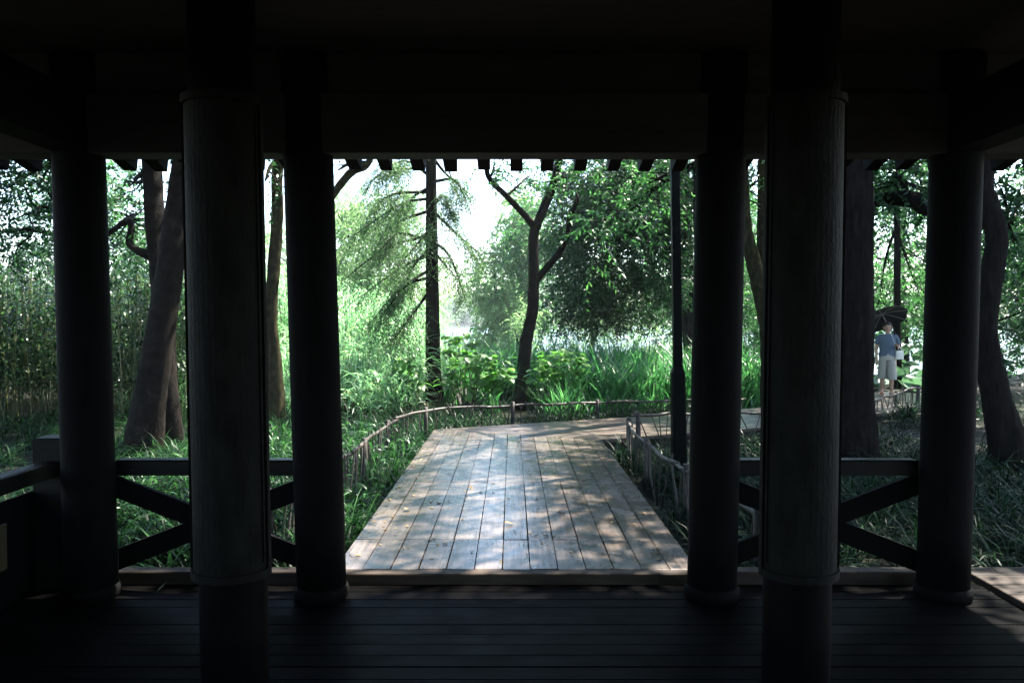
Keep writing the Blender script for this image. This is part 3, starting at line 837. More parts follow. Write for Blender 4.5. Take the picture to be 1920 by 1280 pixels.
tree('slanting_tree', 'slanting trunk glimpsed between the right post and column', W(1450, 806, 14),
     [(pU, [.24, .17, .15, .13, .12, .09]), ([W(1446, 640, 14), W(1430, 500, 14.1), W(1428, 380, 14.2), W(1426, 300, 14.2)], [.13, .09, .07, .06])],
     [(W(1415, 345, 14.6), (.4, .5, .5), 60), (A(4.6, 14.2, 6.2), (2.2, 2.0, 1.3), 300), (W(1412, 620, 17), (.7, .8, .6), 110), (W(1400, 540, 19), (.6, .8, .5), 70)],
     M['leaf_mid'], M['moss'], [pU[4], pU[-1], None, None], canopy=[(A(8.2, 15.5, 7.4), (3.4, 3.2, 1.0), 1300)], dens=1.7, leaf=.095, wid=.042, L=.36, n=10, limb_r=.045)

# trees in the middle distance
def simple_tree(name, label, x, y, h, blobs, mat, leaf, wid, L, n=10, group=None, lean=0, tr=.14, droop=.4, bark='bark', dens=2.2):
    z = float(ground_z(x, y))
    top = A(x + lean, y, z + h * .62)
    P = [A(x, y, z - .1), A(x + lean * .3, y, z + h * .2), A(x + lean * .7 + .1, y, z + h * .42), top]
    bl = [(A(x, y, z) + A(*c), rr, N) for c, rr, N in blobs]
    return tree(name, label, (x, y, z), [(P, [tr * 1.6, tr, tr * .8, tr * .5])], bl, mat, M[bark], [P[2] if c[2] < h * .6 else top for c, _, _ in blobs],
                leaf=leaf, wid=wid, L=L, n=n, droop=droop, group=group, limb_r=tr * .4, per=8, dens=dens)

simple_tree('willow_tree', 'pale sunlit willow behind the tall reeds left of the conifer', -5.6, 31, 8.5,
    [((0, 0, 5.8), (2.0, 2.0, 1.5), 330), ((-1.6, 0, 4.4), (1.5, 1.6, 1.3), 240), ((1.7, -.3, 4.2), (1.4, 1.5, 1.3), 230), ((.3, -.8, 3.2), (1.9, 1.4, 1.1), 240), ((1.2, 0, 7.2), (1.4, 1.4, .9), 130), ((-1.2, 0, 7.4), (1.2, 1.4, .8), 90)],
    M['leaf_willow'], .16, .045, .6, 12, droop=.8, dens=2.6)
simple_tree('willow_tree', 'tall pale willow at the left of the opening, against white sky', -8.8, 35, 11,
    [((.6, 0, 5.0), (2.0, 2.0, 1.6), 300), ((-1.6, 0, 6.2), (1.8, 1.8, 1.5), 220), ((1.4, 0, 7.4), (1.5, 1.6, 1.0), 130), ((0, 0, 3.2), (2.2, 1.6, 1.2), 220)],
    M['leaf_willow'], .16, .045, .6, 12, droop=.8, dens=2.6)
simple_tree('lakeside_tree', 'light green tree at the water in the bright gap', -.9, 40, 9.5,
    [((.2, 0, 5.2), (1.3, 1.3, 1.4), 190), ((.9, 0, 3.4), (1.0, 1.2, 1.0), 130), ((-.5, 0, 2.2), (1.0, 1.1, .7), 100), ((1.0, 0, 7.2), (1.0, 1.1, 1.4), 150), ((1.5, 0, 8.9), (.8, 1.0, .9), 90), ((.2, 0, 4.0), (.9, 1.1, .9), 100)],
    M['leaf_willow'], .20, .085, .6, 11, droop=.6, tr=.15, dens=2.6)
simple_tree('lakeside_tree', 'slightly darker green tree just left of the forked trunk', .75, 36, 9.5,
    [((.1, 0, 5.4), (.85, 1.1, 1.2), 140), ((.3, 0, 7.2), (1.0, 1.2, 1.3), 150), ((.5, 0, 3.6), (.8, 1.0, .9), 100)],
    M['leaf_mid'], .18, .08, .5, 11, tr=.13, dens=2.4)
simple_tree('leaning_lakeside_tree', 'thin leaning lakeside tree left of the forked trunk', -.5, 33, 5.2,
    [((1.0, 0, 3.6), (.7, .8, .5), 40), ((.6, 0, 2.9), (.5, .6, .3), 16), ((1.3, 0, 2.2), (.5, .6, .3), 18)],
    M['leaf_willow'], .12, .04, .45, 10, lean=1.0, tr=.11)
simple_tree('lakeside_tree', 'pale tree seen through the gap right of the forked trunk', 4.2, 42, 8,
    [((0, 0, 3.0), (2.0, 1.6, 1.3), 190), ((1.6, 0, 4.6), (1.8, 1.6, 1.4), 190), ((3.0, 0, 2.4), (1.4, 1.4, 1.0), 130)],
    M['leaf_willow'], .14, .045, .55, 11)

# background wood, left and right
bgspec = [((0, 0, 4.6), (2.2, 2.0, 1.6), 330), ((-1.5, .3, 3.2), (1.5, 1.5, 1.2), 200), ((1.5, -.2, 3.3), (1.5, 1.4, 1.2), 200), ((0, 0, 6.4), (1.7, 1.7, 1.2), 200), ((.2, -.8, 2.0), (1.7, 1.2, .9), 170)]
proto = simple_tree('background_tree', 'leafy tree beyond the reeds, left of the hooked branch', -14.5, 27, 8.5, bgspec, M['leaf_mid'], .13, .058, .5, 12, 'background trees')
proto['group'] = 'background trees'
spots = [(-10.8, 24.5, .62, 1.1, 'low leafy tree beyond the reeds behind the left posts'),
         (-18.5, 25, .9, 2.3, 'leafy tree beyond the reeds at the far left edge'),
         (-12.2, 33, .8, 4.0, 'farther tree rising behind the low leafy tree on the left'),
         (9.2, 30, 1.0, .5, 'bushy tree behind the thin straight trunk'),
         (13.2, 27, 1.1, 2.6, 'leafy tree filling the gap right of the stroller'),
         (6.4, 25, .8, 3.5, 'bushy tree between the right post and couplet column'),
         (17, 24, 1.15, 5.1, 'leafy tree behind the crooked trunk at right'),
         (12.4, 18.5, .62, 1.9, 'shorter bushy tree beside the outer right post'),
         (21, 22, 1.1, .2, 'leafy tree at the far right edge')]
for x, y_, s, rz, lab in spots:
    c = proto.copy(); C.objects.link(c)
    c.location = (x, y_, float(ground_z(x, y_))); c.scale = (s, s, s); c.rotation_euler = (0, 0, rz)
    c['label'] = lab
    for ch in proto.children:
        d = ch.copy(); C.objects.link(d); d.parent = c
# ------------------------------------------------------------------ reeds, iris, ground cover
def reeds(x, y, h, nb, blen, bw, lean=.06, bend=1.6, droopy=1.0):
    N = len(x)
    z = ground_z(x, y)
    base = np.stack([x, y, z], 1)
    sd = norm(np.stack([rng.normal(0, lean, N), rng.normal(0, lean, N), np.ones(N)], 1))
    parts = []
    V, F, r = blades(base, sd, h * .92, np.full(N, .016), rng.uniform(0, .25, N), 3, .5)
    stem = (V, F, r)
    t = np.tile(np.linspace(.22, .97, nb), (N, 1)) + rng.uniform(-.05, .05, (N, nb))
    p = base[:, None, :] + sd[:, None, :] * (h[:, None] * .92 * t)[..., None]
    M_ = N * nb
    d = rdirs(M_, R(30), R(72))
    ln = blen * rng.uniform(.6, 1.25, M_); wd = bw * rng.uniform(.7, 1.3, M_)
    leaf = blades(p.reshape(-1, 3), d, ln, wd, bend * rng.uniform(.5, 1.3, M_) * droopy, 4, .06)
    return stem, leaf

def field(n, x0, x1, y0, y1): return rng.uniform(x0, x1, n), rng.uniform(y0, y1, n)

# tall sunlit reed bed, left centre
x, y = field(900, -8.0, -1.9, 17.5, 24)
h = rng.uniform(2.1, 3.1, 900) * np.clip(1 - .12 * (x + 4.6), .55, 1.05)
s1, l1 = reeds(x, y, h, 9, .62, .034)
x, y = field(1300, -6.8, -1.1, 13.2, 18.0)
h = rng.uniform(.8, 1.7, 1300) * np.clip((y - 11.6) / 4.5, .45, 1)
k = ~((np.abs(x / y + .098) < .02) & (y < 16.4))
s2, l2 = reeds(x[k], y[k], h[k], 7, .5, .022)
rb = tag(empty('reed_bed', (-4.5, 18, -.2)), 'tall pale sunlit reeds between the left post and the conifer', 'reeds', kind='stuff')
V, F, r = gather([l1, l2]); tag(obj('blades', mesh_np('blades', V, F, M['reed'], r), rb, (-4.5, 18, -.2)), kind='stuff')
V, F, r = gather([s1, s2]); tag(obj('stems', mesh_np('stems', V, F, M['reed_stem'], r), rb, (-4.5, 18, -.2)), kind='stuff')
# shadowed cane thicket on the far left
x, y = field(2400, -13.5, -5.2, 12.6, 17.5)
h = rng.uniform(1.9, 3.0, 2400)
s1, l1 = reeds(x, y, h, 16, .20, .036, droopy=1.2)
rb = tag(empty('cane_thicket', (-9, 15, -.2)), 'dense leafy cane thicket behind the left posts', 'reeds', kind='stuff')
V, F, r = l1; tag(obj('blades', mesh_np('blades', V, F, M['cane'], r), rb, (-9, 15, -.2)), kind='stuff')
V, F, r = s1; tag(obj('stems', mesh_np('stems', V, F, M['reed_stem'], r), rb, (-9, 15, -.2)), kind='stuff')

def tufts(x, y, nb, lmin, lmax, w, elo=50, ehi=85, bend=1.5, z=None, sp=.07, seg=4):
    N = len(x); Mx = N * nb
    zz = ground_z(x, y) if z is None else z
    b = np.repeat(np.stack([x, y, zz], 1), nb, 0) + rng.normal(0, sp, (Mx, 3)) * np.array((1, 1, 0))
    sc = np.repeat(rng.uniform(.7, 1.2, N), nb)
    return blades(b, rdirs(Mx, R(elo), R(ehi)), rng.uniform(lmin, lmax, Mx) * sc, w * rng.uniform(.7, 1.3, Mx), bend * rng.uniform(.4, 1.25, Mx), seg, .06)

# iris / water-side blades behind the far fence
x, y = field(560, -1.2, 5.4, 14.2, 19.5)
k = (y > 12.6 + .5 * np.clip(x, 0, 9)) & ((x > -.2) | (y > 15.2)) & ~((x / y > -.03) & (x / y < .052) & (y < 15.6))
V1 = tufts(x[k], y[k], 22, .8, 1.45, .034, 66, 88, 1.1, sp=.11)
x, y = field(260, -1.6, 5.0, 12.8, 15.2)
k = (y > 12.4 + .49 * (x + 1.0) * .8) & ~((x < .1) & (y > 13.0) & (y < 14.4)) & ~((x / y > -.022) & (x / y < .045)) & ~(np.abs(x / y + .098) < .032)
V2 = tufts(x[k], y[k], 18, .35, .75, .022, 60, 88, .9, sp=.1)
V, F, r = gather([V1, V2])
tag(obj('iris_bed', mesh_np('iris_bed', V, F, M['iris'], r)), 'bright green upright iris blades behind the far fence', 'iris', kind='stuff')

# arching grassy ground cover beside the walk
PX = []
x, y = field(520, -4.4, -1.12, 4.75, 12.6); PX.append((x, y))
x, y = field(360, -9.5, -4.0, 5.2, 13.2); PX.append((x, y))
x, y = field(420, 1.32, 5.2, 4.75, 11.2)
k = (y < 9.6 + .49 * (x - 1.2)); PX.append((x[k], y[k]))
x, y = field(420, 3.0, 11.5, 5.2, 15.5)
k = (y < 9.3 + 1.0 * (x - 2.2)) & ~((x < 5.5) & (y < 5.05)); PX.append((x[k], y[k]))
x, y = field(200, -1.6, 3.2, 11.2, 14.2)
k = (y > 11.45 + .49 * (x + .6)) & ~((x / y > -.01) & (x / y < .032) & (y > 12.2)); PX.append((x[k], y[k]))
x = np.concatenate([p[0] for p in PX]); y = np.concatenate([p[1] for p in PX])
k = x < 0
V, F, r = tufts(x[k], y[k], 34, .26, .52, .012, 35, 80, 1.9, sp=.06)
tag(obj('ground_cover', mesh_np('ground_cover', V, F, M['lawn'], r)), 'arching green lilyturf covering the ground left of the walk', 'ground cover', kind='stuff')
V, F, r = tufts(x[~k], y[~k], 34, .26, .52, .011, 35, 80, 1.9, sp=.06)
tag(obj('ground_cover', mesh_np('ground_cover', V, F, M['lawn_shade'], r)), 'lilyturf right of the walk, its shade put into a darker leaf colour', 'ground cover', kind='stuff')
# taller leafy weeds left of the walk
x, y = field(260, -3.4, -1.15, 5.2, 10.5)
s1, l1 = reeds(x, y, rng.uniform(.25, .5, 260), 7, .17, .020, lean=.2, droopy=1.1)
V, F, r = gather([s1, l1])
tag(obj('leafy_weeds', mesh_np('leafy_weeds', V, F, M['weed'], r)), 'low leafy weeds between the left fence and the walk', 'weeds', kind='stuff')

# big single tufts one can pick out
def tuft_thing(name, label, x, y, nb, lmin, lmax, w, group=None):
    z = float(ground_z(x, y))
    V, F, r = tufts(np.array([x]), np.array([y]), nb, lmin, lmax, w, 35, 82, 1.9, sp=.06, seg=6)
    return tag(obj(name, mesh_np(name, V - np.array((x, y, z)), F, M['lawn'], r)), label, 'grass tuft', group), (x, y, z)
for nm, lab, px, py, Yd, nb, a, b_, w in [
    ('grass_tuft', 'bright arching grass tuft below the left railing brace', 335, 1075, 5.35, 60, .42, .7, .018),
    ('grass_tuft', 'bright grass mound between the left column and post', 526, 850, 9.4, 130, .35, .6, .014),
    ('grass_tuft', 'tuft spilling over the right edge of the walk at the bend', 1165, 850, 9.0, 90, .35, .6, .012),
    ('grass_tuft', 'grassy tuft beside the stroller path fence', 1700, 790, 13.0, 120, .4, .65, .016)]:
    p = W(px, py, Yd)
    o, loc = tuft_thing(nm, lab, p[0], p[1], nb, a, b_, w)
    o.location = loc

# broad-leaved shrubs behind the far fence
def leaf_mesh(name, ln, wd, val):
    V, F = [], []
    prof = [(0, .05), (.18, .75), (.42, 1), (.7, .72), (1, .02)]
    for t, w in prof:
        zz = -.25 * ln * t * t
        V += [(-wd / 2 * w, t * ln, zz + .12 * wd * w), (0, t * ln, zz), (wd / 2 * w, t * ln, zz + .12 * wd * w)]
    for k in range(len(prof) - 1):
        b = 3 * k
        F += [(b, b + 1, b + 4, b + 3), (b + 1, b + 2, b + 5, b + 4)]
    return mesh_np(name, V, F, M['shrub'], [val] * len(F), True)
LM = [leaf_mesh('leaf', .16, .14, v) for v in (.1, .4, .65, .95)]
def shrub(label, base, blobs, nleaf):
    base = tuple(float(q) for q in base)
    root = tag(empty('broadleaf_shrub', base), label, 'shrub', 'broad-leaved shrubs')
    st = MB()
    tot = sum(b[3] for b in blobs)
    for c, rr, ns, wgt in blobs:
        N = int(nleaf * wgt / tot)
        p, d = in_blob(c, rr, N, .55)
        for k in range(ns):
            q = p[rng.integers(0, N)]
            st.tube([A(base[0] + rng.normal(0, .12), base[1] + rng.normal(0, .12), base[2]), (A(*base) * .4 + q * .6) + rng.normal(0, .06, 3), q], [.014, .010, .004], 7, 4)
        for q, dd in zip(p, d):
            o = bpy.data.objects.new('leaf', LM[rng.integers(0, 4)])
            dirv = Vector((dd[0] + rng.normal(0, .5), dd[1] - .4 + rng.normal(0, .5), rng.uniform(-.5, .2))).normalized()
            o.rotation_mode = 'QUATERNION'
            o.rotation_quaternion = dirv.to_track_quat('Y', 'Z')
            o.location = tuple(q - np.array(base)); s = rng.uniform(.7, 1.25); o.scale = (s, s, s)
            link(o, root)
    obj('stems', st.me('stems', M['twig'], True), root, base)
shrub('bright broad-leaved shrub just right of the conifer trunk', W(868, 782, 13.7), [(W(866, 652, 14.6), (.28, .25, .30), 8, 3), (W(885, 700, 13.6), (.46, .35, .36), 8, 5), (W(922, 692, 13.7), (.36, .35, .28), 6, 3)], 300)
shrub('broad-leaved shrub just left of the conifer trunk', W(778, 784, 13.8), [(W(765, 700, 13.7), (.25, .25, .42), 6, 1)], 90)
shrub('broad-leaved shrub just right of the forked trunk', W(1035, 782, 14.0), [(W(1055, 680, 13.9), (.46, .35, .28), 7, 3), (W(1025, 700, 13.9), (.25, .25, .26), 4, 1)], 160)

# lotus leaves in the water behind the stroller
def lotus(x, y, z, r, label):
    n = 18
    V = [(0, 0, 0)]; F = []
    for ring, (q, dz) in enumerate(((.5, .03), (1, .10))):
        for s in range(n):
            a = 2 * math.pi * s / n
            V.append((r * q * math.cos(a), r * q * math.sin(a), dz * r * 2 + .03 * math.sin(a * 3 + x) * q + (.02 * math.sin(a * 5 + y) if ring else 0)))
    for s in range(n):
        t = (s + 1) % n
        F.append((0, 1 + s, 1 + t)); F.append((1 + s, 1 + n + s, 1 + n + t, 1 + t))
    base = (x, y, float(ground_z(x, y)))
    root = tag(empty('lotus_leaf', base), label, 'lotus', 'lotus leaves behind the stroller')
    me = mesh_poly('leaf', V, F, M['lotus'], True)
    a = me.attributes.new('rnd', 'FLOAT', 'FACE'); a.data.foreach_set('value', np.full(len(F), rng.random(), dtype=np.float32))
    o = link(bpy.data.objects.new('leaf', me), root); o.location = (0, 0, z - base[2]); o.rotation_euler = (rng.normal(0, .3), rng.normal(0, .3), rng.uniform(0, 6))
    V, F = tube_vf([(0, 0, 0), (.03, 0, (z - base[2]) * .5), (0, 0, z - base[2])], [.008, .007, .006], 5, 5)
    obj('stalk', mesh_np('stalk', V, F, M['reed_stem'], [.3] * len(F), True), root)
for k in range(34):
    px = rng.uniform(1632, 1738); py = rng.uniform(638, 728)
    Yd = 22.5 - (py - 638) / 90 * 4.0 + rng.uniform(-.3, .3)
    if abs(px - 1665) < 16 and py > 690: continue
    p = W(px, py, Yd)
    lotus(p[0], p[1], max(p[2], -.1), rng.uniform(.16, .3), 'round lotus leaf among those behind the stroller')

# ------------------------------------------------------------------ rustic bamboo fences
def fence(label, pts, height=.42, step=.17, posts=1.5, mat='bamboo'):
    pts = np.array(pts, float)
    seg = np.linalg.norm(np.diff(pts, axis=0), axis=1); Lh = seg.sum()
    base = (float(pts[0][0]), float(pts[0][1]), float(ground_z(pts[0][0], pts[0][1])))
    root = tag(empty('bamboo_fence', base), label, 'fence', 'rustic bamboo fences')
    Q = crom(pts, 200)
    cum = np.concatenate([[0], np.cumsum(np.linalg.norm(np.diff(Q, axis=0), axis=1))])
    def at(s): return np.array([np.interp(s, cum, Q[:, k]) for k in range(3)])
    tot = cum[-1]
    # top rail: overlapping bent canes
    s = 0
    while s < tot - .3:
        e = min(s + rng.uniform(1.9, 2.6), tot)
        P = [at(q) + rng.normal(0, .010, 3) for q in np.linspace(max(0, s - .12), e, 7)]
        V, F = tube_vf(P, [.019, .021, .018, .020, .017, .018, .014], 22, 7, .06)
        obj('rail', mesh_np('rail', V, F, M[mat], smooth=True), root, base)
        s = e
    s = rng.uniform(0, .1)
    while s < tot:
        p = at(s); z0 = float(ground_z(p[0], p[1])) - .03
        ln = rng.normal(0, .11); t = at(min(s + .01, tot)) - at(max(s - .01, 0)); t /= np.linalg.norm(t) + 1e-9
        side = np.array((-t[1], t[0], 0)) * rng.choice((-1, 1)) * .022
        bt = A(p[0], p[1], z0) + t * ln * 1.2 + side; tp = A(p[0], p[1], p[2] + rng.uniform(-.01, .07)) - t * ln * .6 + side
        r_ = rng.uniform(.006, .011)
        V, F = tube_vf([bt, (bt + tp) / 2 + rng.normal(0, .008, 3), tp], [r_, r_, r_ * .8], 5, 5)
        obj('picket', mesh_np('picket', V, F, M[mat if rng.random() < .55 else 'twig'], smooth=True), root, base)
        s += step * rng.uniform(.55, 1.4)
    s = .05
    while s < tot:
        p = at(s); z0 = float(ground_z(p[0], p[1])) - .05
        V, F = tube_vf([A(p[0], p[1], z0), A(p[0], p[1], p[2] + .05)], [.03, .027], 4, 8, .08)
        obj('post', mesh_np('post', V, F, M['twig'], smooth=True), root, base)
        s += posts
fence('low bamboo fence along the left side of the walk and round the bend',
      [(-1.62, 4.95, .30), (-1.52, 6.3, .31), (-1.48, 8, .30), (-1.47, 9.7, .29), (-1.30, 10.7, .29), (-.85, 11.35, .28), (0, 11.8, .275), (1.15, 12.4, .24), (2.7, 13.25, .2), (4.1, 14.0, .16)], step=.11)
fence('low bamboo fence along the right side of the walk', [(1.55, 4.95, .31), (1.44, 6.2, .31), (1.36, 7.6, .30), (1.34, 8.8, .29), (1.42, 9.75, .33)], step=.15)
fence('low bamboo fence beyond the bend on the near side of the path', [(1.5, 9.75, .36), (2.4, 10.3, .32), (3.6, 10.8, .27), (4.7, 11.6, .22), (5.7, 12.9, .2)], step=.15)
fence('low bamboo fence in front of the stroller', [(5.95, 13.2, .19), (6.8, 14.25, .2), (7.6, 15.15, .24), (8.6, 16.4, .1)], step=.14)

# upright bamboo post beside the right fence
bp = W(1297, 1005, 6.9)
bz = float(ground_z(bp[0], bp[1]))
root = tag(empty('bamboo_post', (bp[0], bp[1], bz)), 'upright cut bamboo post against the right timber post', 'post')
V, F = tube_vf([(0, 0, 0), (0, 0, .4), (.005, 0, .93)], [.028, .027, .026], 10, 10)
obj('culm', mesh_np('culm', V, F, M['bamboo'], smooth=True), root)
for zz in (.2, .52, .84):
    V, F = tube_vf([(.001, 0, zz - .006), (.001, 0, zz + .006)], [.0305, .0305], 3, 10)
    obj('node_ring', mesh_np('node_ring', V, F, M['bamboo'], smooth=True), root)

# thin metal lamp post standing behind the right timber post
lp = W(1274, 872, 8.4)
lz = float(ground_z(lp[0], lp[1]))
root = tag(empty('metal_post', (lp[0], lp[1], lz)), 'thin dark metal post with a thicker base right of the walk', 'post')
top = W(1265, 300, 8.4)
def sq(z, x, r, ch):
    return [(x - r, -r + ch, z), (x - r + ch, -r, z), (x + r - ch, -r, z), (x + r, -r + ch, z), (x + r, r - ch, z), (x + r - ch, r, z), (x - r + ch, r, z), (x - r, r - ch, z)]
def loft(name, secs, mat, parent):
    V = []; F = []
    for sct in secs: V += sct
    for k in range(len(secs) - 1):
        for q in range(8):
            w_ = (q + 1) % 8
            F.append((8 * k + q, 8 * k + w_, 8 * k + 8 + w_, 8 * k + 8 + q))
    F.append(tuple(range(7, -1, -1))); F.append(tuple(range(len(V) - 8, len(V))))
    return obj(name, mesh_poly(name, V, F, mat), parent)
dx = (top[0] - lp[0]) / (top[2] - lz)
zb = 1.18
loft('base_sleeve', [sq(0, 0, .075, .02), sq(zb - .06, dx * zb, .07, .02), sq(zb, dx * zb, .05, .012)], M['metal'], root)
loft('pole', [sq(zb - .01, dx * zb, .046, .006), sq(4.6, dx * 4.6, .042, .006)], M['metal'], root)
loft('lamp_head', [sq(4.6, dx * 4.6, .09, .02), sq(4.66, dx * 4.6, .16, .03), sq(4.98, dx * 4.6, .12, .03), sq(5.06, dx * 4.6, .03, .005)], M['metal'], root)

# fallen leaves lying on the boards
M['dry'] = surf('dry_leaf', [(.3, (.09, .055, .018)), (.7, (.22, .15, .045))], (1, 1, 1), 20, (.6, .8), .2, 60)
DL = leaf_mesh('dry_leaf', .085, .045, .5); DL.materials.clear(); DL.materials.append(M['dry'])
for (px, py, lab) in [(1062, 960, 'yellow fallen leaf near the middle of the walk'), (945, 985, 'small fallen leaf on the plank joint line'), (1010, 870, 'small fallen leaf farther along the walk'),
                      (880, 915, 'small fallen leaf left of the walk centre'), (1140, 890, 'fallen leaf on the shaded right boards'), (760, 960, 'fallen leaf on the left boards of the walk')]:
    d_ = (CAM_H - .066) * FPX / (py - 600)
    o = link(bpy.data.objects.new('fallen_leaf', DL)); p = W(px, py, d_)
    o.location = (p[0], p[1], .082); o.rotation_euler = (rng.normal(0, .12), rng.normal(0, .12), rng.uniform(0, 6)); s = rng.uniform(.6, 1.1); o.scale = (s, s, s)
    tag(o, lab, 'leaf', 'fallen leaves on the walk')

# small litter scattered over the boards and in the gaps
N = 150
lx = rng.uniform(-1.0, 1.05, N); ly = 4.75 + 5.2 * rng.random(N) ** 1.2
k = rng.random(N) < .35
lx[k] = np.sign(rng.normal(0, 1, k.sum())) * rng.uniform(.85, 1.05, k.sum())
P_ = np.stack([lx, ly, np.full(N, .0655)], 1)
D_ = rdirs(N, -.02, .10); Nn = norm(np.stack([rng.normal(0, .15, N), rng.normal(0, .15, N), np.ones(N)], 1))
V, F = leaf_quads(P_, D_, Nn, rng.uniform(.02, .06, N), rng.uniform(.008, .025, N))
tag(obj('leaf_litter', mesh_np('leaf_litter', V, F, M['dry'], rng.random(N))), 'tiny dry leaf scraps scattered over the planks', 'leaf litter', kind='stuff')

# ------------------------------------------------------------------ person with parasol
def plain(name, col, rough=.8, spec=.3, bump=.15, scale=40):
    c2 = tuple(q * .82 for q in col)
    return surf(name, [(.3, c2), (.7, col)], (1, 1, 1), scale, (rough - .1, rough), bump, scale * 2, spec)
M['skin'] = plain('skin', (.42, .25, .17), .6)
M['hair'] = plain('hair', (.025, .018, .014), .5)
M['shirt'] = plain('blue_grey_cotton', (.085, .118, .165), .85)
M['trouser'] = plain('off_white_cotton', (.36, .34, .30), .85)
M['bagm'] = plain('white_canvas', (.74, .71, .64), .7)
M['sandal'] = plain('sandal', (.55, .20, .12), .6)
M['black_cloth'] = plain('black_cloth', (.004, .004, .0045), .6, .08)
M['sunlit_top'] = plain('sunlit_black_cloth', (.62, .62, .62), .6)  # sunlight on the black outer cloth, painted as a pale colour
M['steel'] = plain('steel', (.4, .4, .4), .35, .6)

PX_, PY_ = 8.17, 17.4
t3 = np.dot(np.array((PX_, PY_)) - (I2 + E2) / 2, u3) / 11
PZ = ZT - .3 * t3
person = tag(empty('person', (PX_, PY_, PZ)), 'person in blue grey T-shirt and off-white cropped trousers walking under a parasol', 'person')
FACE = math.atan2(PX_, PY_)
person.rotation_euler = (0, 0, -FACE + .12)      # local -Y looks at the viewer
H = 1.58
J = {  # x = viewer's right, -y towards viewer
 'pelvis': ((0, 0, .88), .125), 'waist': ((0, 0, 1.0), .108), 'chest': ((0, .01, 1.17), .13), 'neckb': ((0, .015, 1.325), .062), 'neck': ((0, 0, 1.375), .047), 'head0': ((0, -.012, 1.435), .066), 'head1': ((0, -.005, 1.50), .082), 'head2': ((0, 0, 1.545), .06),
 'hipL': ((.085, 0, .83), .10), 'kneeL': ((.085, -.06, .46), .062), 'calfL': ((.085, -.03, .30), .052), 'ankL': ((.085, .0, .085), .034), 'toeL': ((.09, -.13, .03), .03),
 'hipR': ((-.085, 0, .83), .10), 'kneeR': ((-.085, .03, .46), .062), 'calfR': ((-.085, .10, .32), .052), 'ankR': ((-.085, .16, .12), .034), 'toeR': ((-.09, .07, .035), .03),
 'shL': ((.155, .01, 1.285), .058), 'elL': ((.225, .02, 1.05), .04), 'wrL': ((.16, -.17, 1.07), .028), 'haL': ((.145, -.22, 1.09), .03),
 'shR': ((-.155, .01, 1.285), .058), 'elR': ((-.225, .03, 1.03), .038), 'wrR': ((-.215, -.04, .80), .027), 'haR': ((-.21, -.06, .735), .03)}
E = [('pelvis', 'waist'), ('waist', 'chest'), ('chest', 'neckb'), ('neckb', 'neck'), ('neck', 'head0'), ('head0', 'head1'), ('head1', 'head2'),
     ('pelvis', 'hipL'), ('hipL', 'kneeL'), ('kneeL', 'calfL'), ('calfL', 'ankL'), ('ankL', 'toeL'), ('pelvis', 'hipR'), ('hipR', 'kneeR'), ('kneeR', 'calfR'), ('calfR', 'ankR'), ('ankR', 'toeR'),
     ('chest', 'shL'), ('shL', 'elL'), ('elL', 'wrL'), ('wrL', 'haL'), ('chest', 'shR'), ('shR', 'elR'), ('elR', 'wrR'), ('wrR', 'haR')]
names = list(J)
def fingers(w, h, thumb):
    w, h = Vector(J[w][0]), Vector(J[h][0])
    d = (h - w).normalized(); s = d.cross(Vector((0, 0, 1))).normalized() if abs(d.z) < .9 else Vector((0, 1, 0))
    n_ = d.cross(s).normalized()
    for k, (off, ln) in enumerate(((-.024, .05), (-.008, .062), (.008, .058), (.024, .045))):
        b = h + s * off; nm = f'f{len(J)}'
        J[nm + 'a'] = (tuple(b + d * .03), .0085); J[nm + 'b'] = (tuple(b + d * (.03 + ln * .6) - n_ * .012), .0078); J[nm + 'c'] = (tuple(b + d * (.03 + ln * .75) - n_ * .036), .0065)
        yield nm
    nm = f't{len(J)}'
    J[nm + 'a'] = (tuple(h - d * .01 + s * thumb * .034), .010); J[nm + 'b'] = (tuple(h + d * .025 + s * thumb * .045 - n_ * .012), .009); J[nm + 'c'] = (tuple(h + d * .05 + s * thumb * .034 - n_ * .02), .007)
    yield nm
for hand, wr, th in (('haL', 'wrL', -1), ('haR', 'wrR', 1)):
    for nm in list(fingers(wr, hand, th)):
        E += [(hand, nm + 'a'), (nm + 'a', nm + 'b'), (nm + 'b', nm + 'c')]
names = list(J)
me = bpy.data.meshes.new('body')
me.from_pydata([J[k][0] for k in names], [(names.index(a), names.index(b)) for a, b in E], [])
tmp = bpy.data.objects.new('body', me); C.objects.link(tmp)
sk = tmp.modifiers.new('skin', 'SKIN'); sk.use_smooth_shade = True
for k, v in enumerate(me.skin_vertices[0].data):
    rr = J[names[k]][1]; v.radius = (rr, rr * (.78 if names[k] in ('chest', 'waist', 'pelvis') else 1)); v.use_root = names[k] == 'pelvis'
ss = tmp.modifiers.new('sub', 'SUBSURF'); ss.levels = 2; ss.render_levels = 2
dg = bpy.context.evaluated_depsgraph_get(); dg.update()
bm_ = bpy.data.meshes.new_from_object(tmp.evaluated_get(dg))
bpy.data.objects.remove(tmp)
bm_.name = 'body'; bm_.materials.clear(); bm_.materials.append(M['skin'])
obj('body', bm_, person)
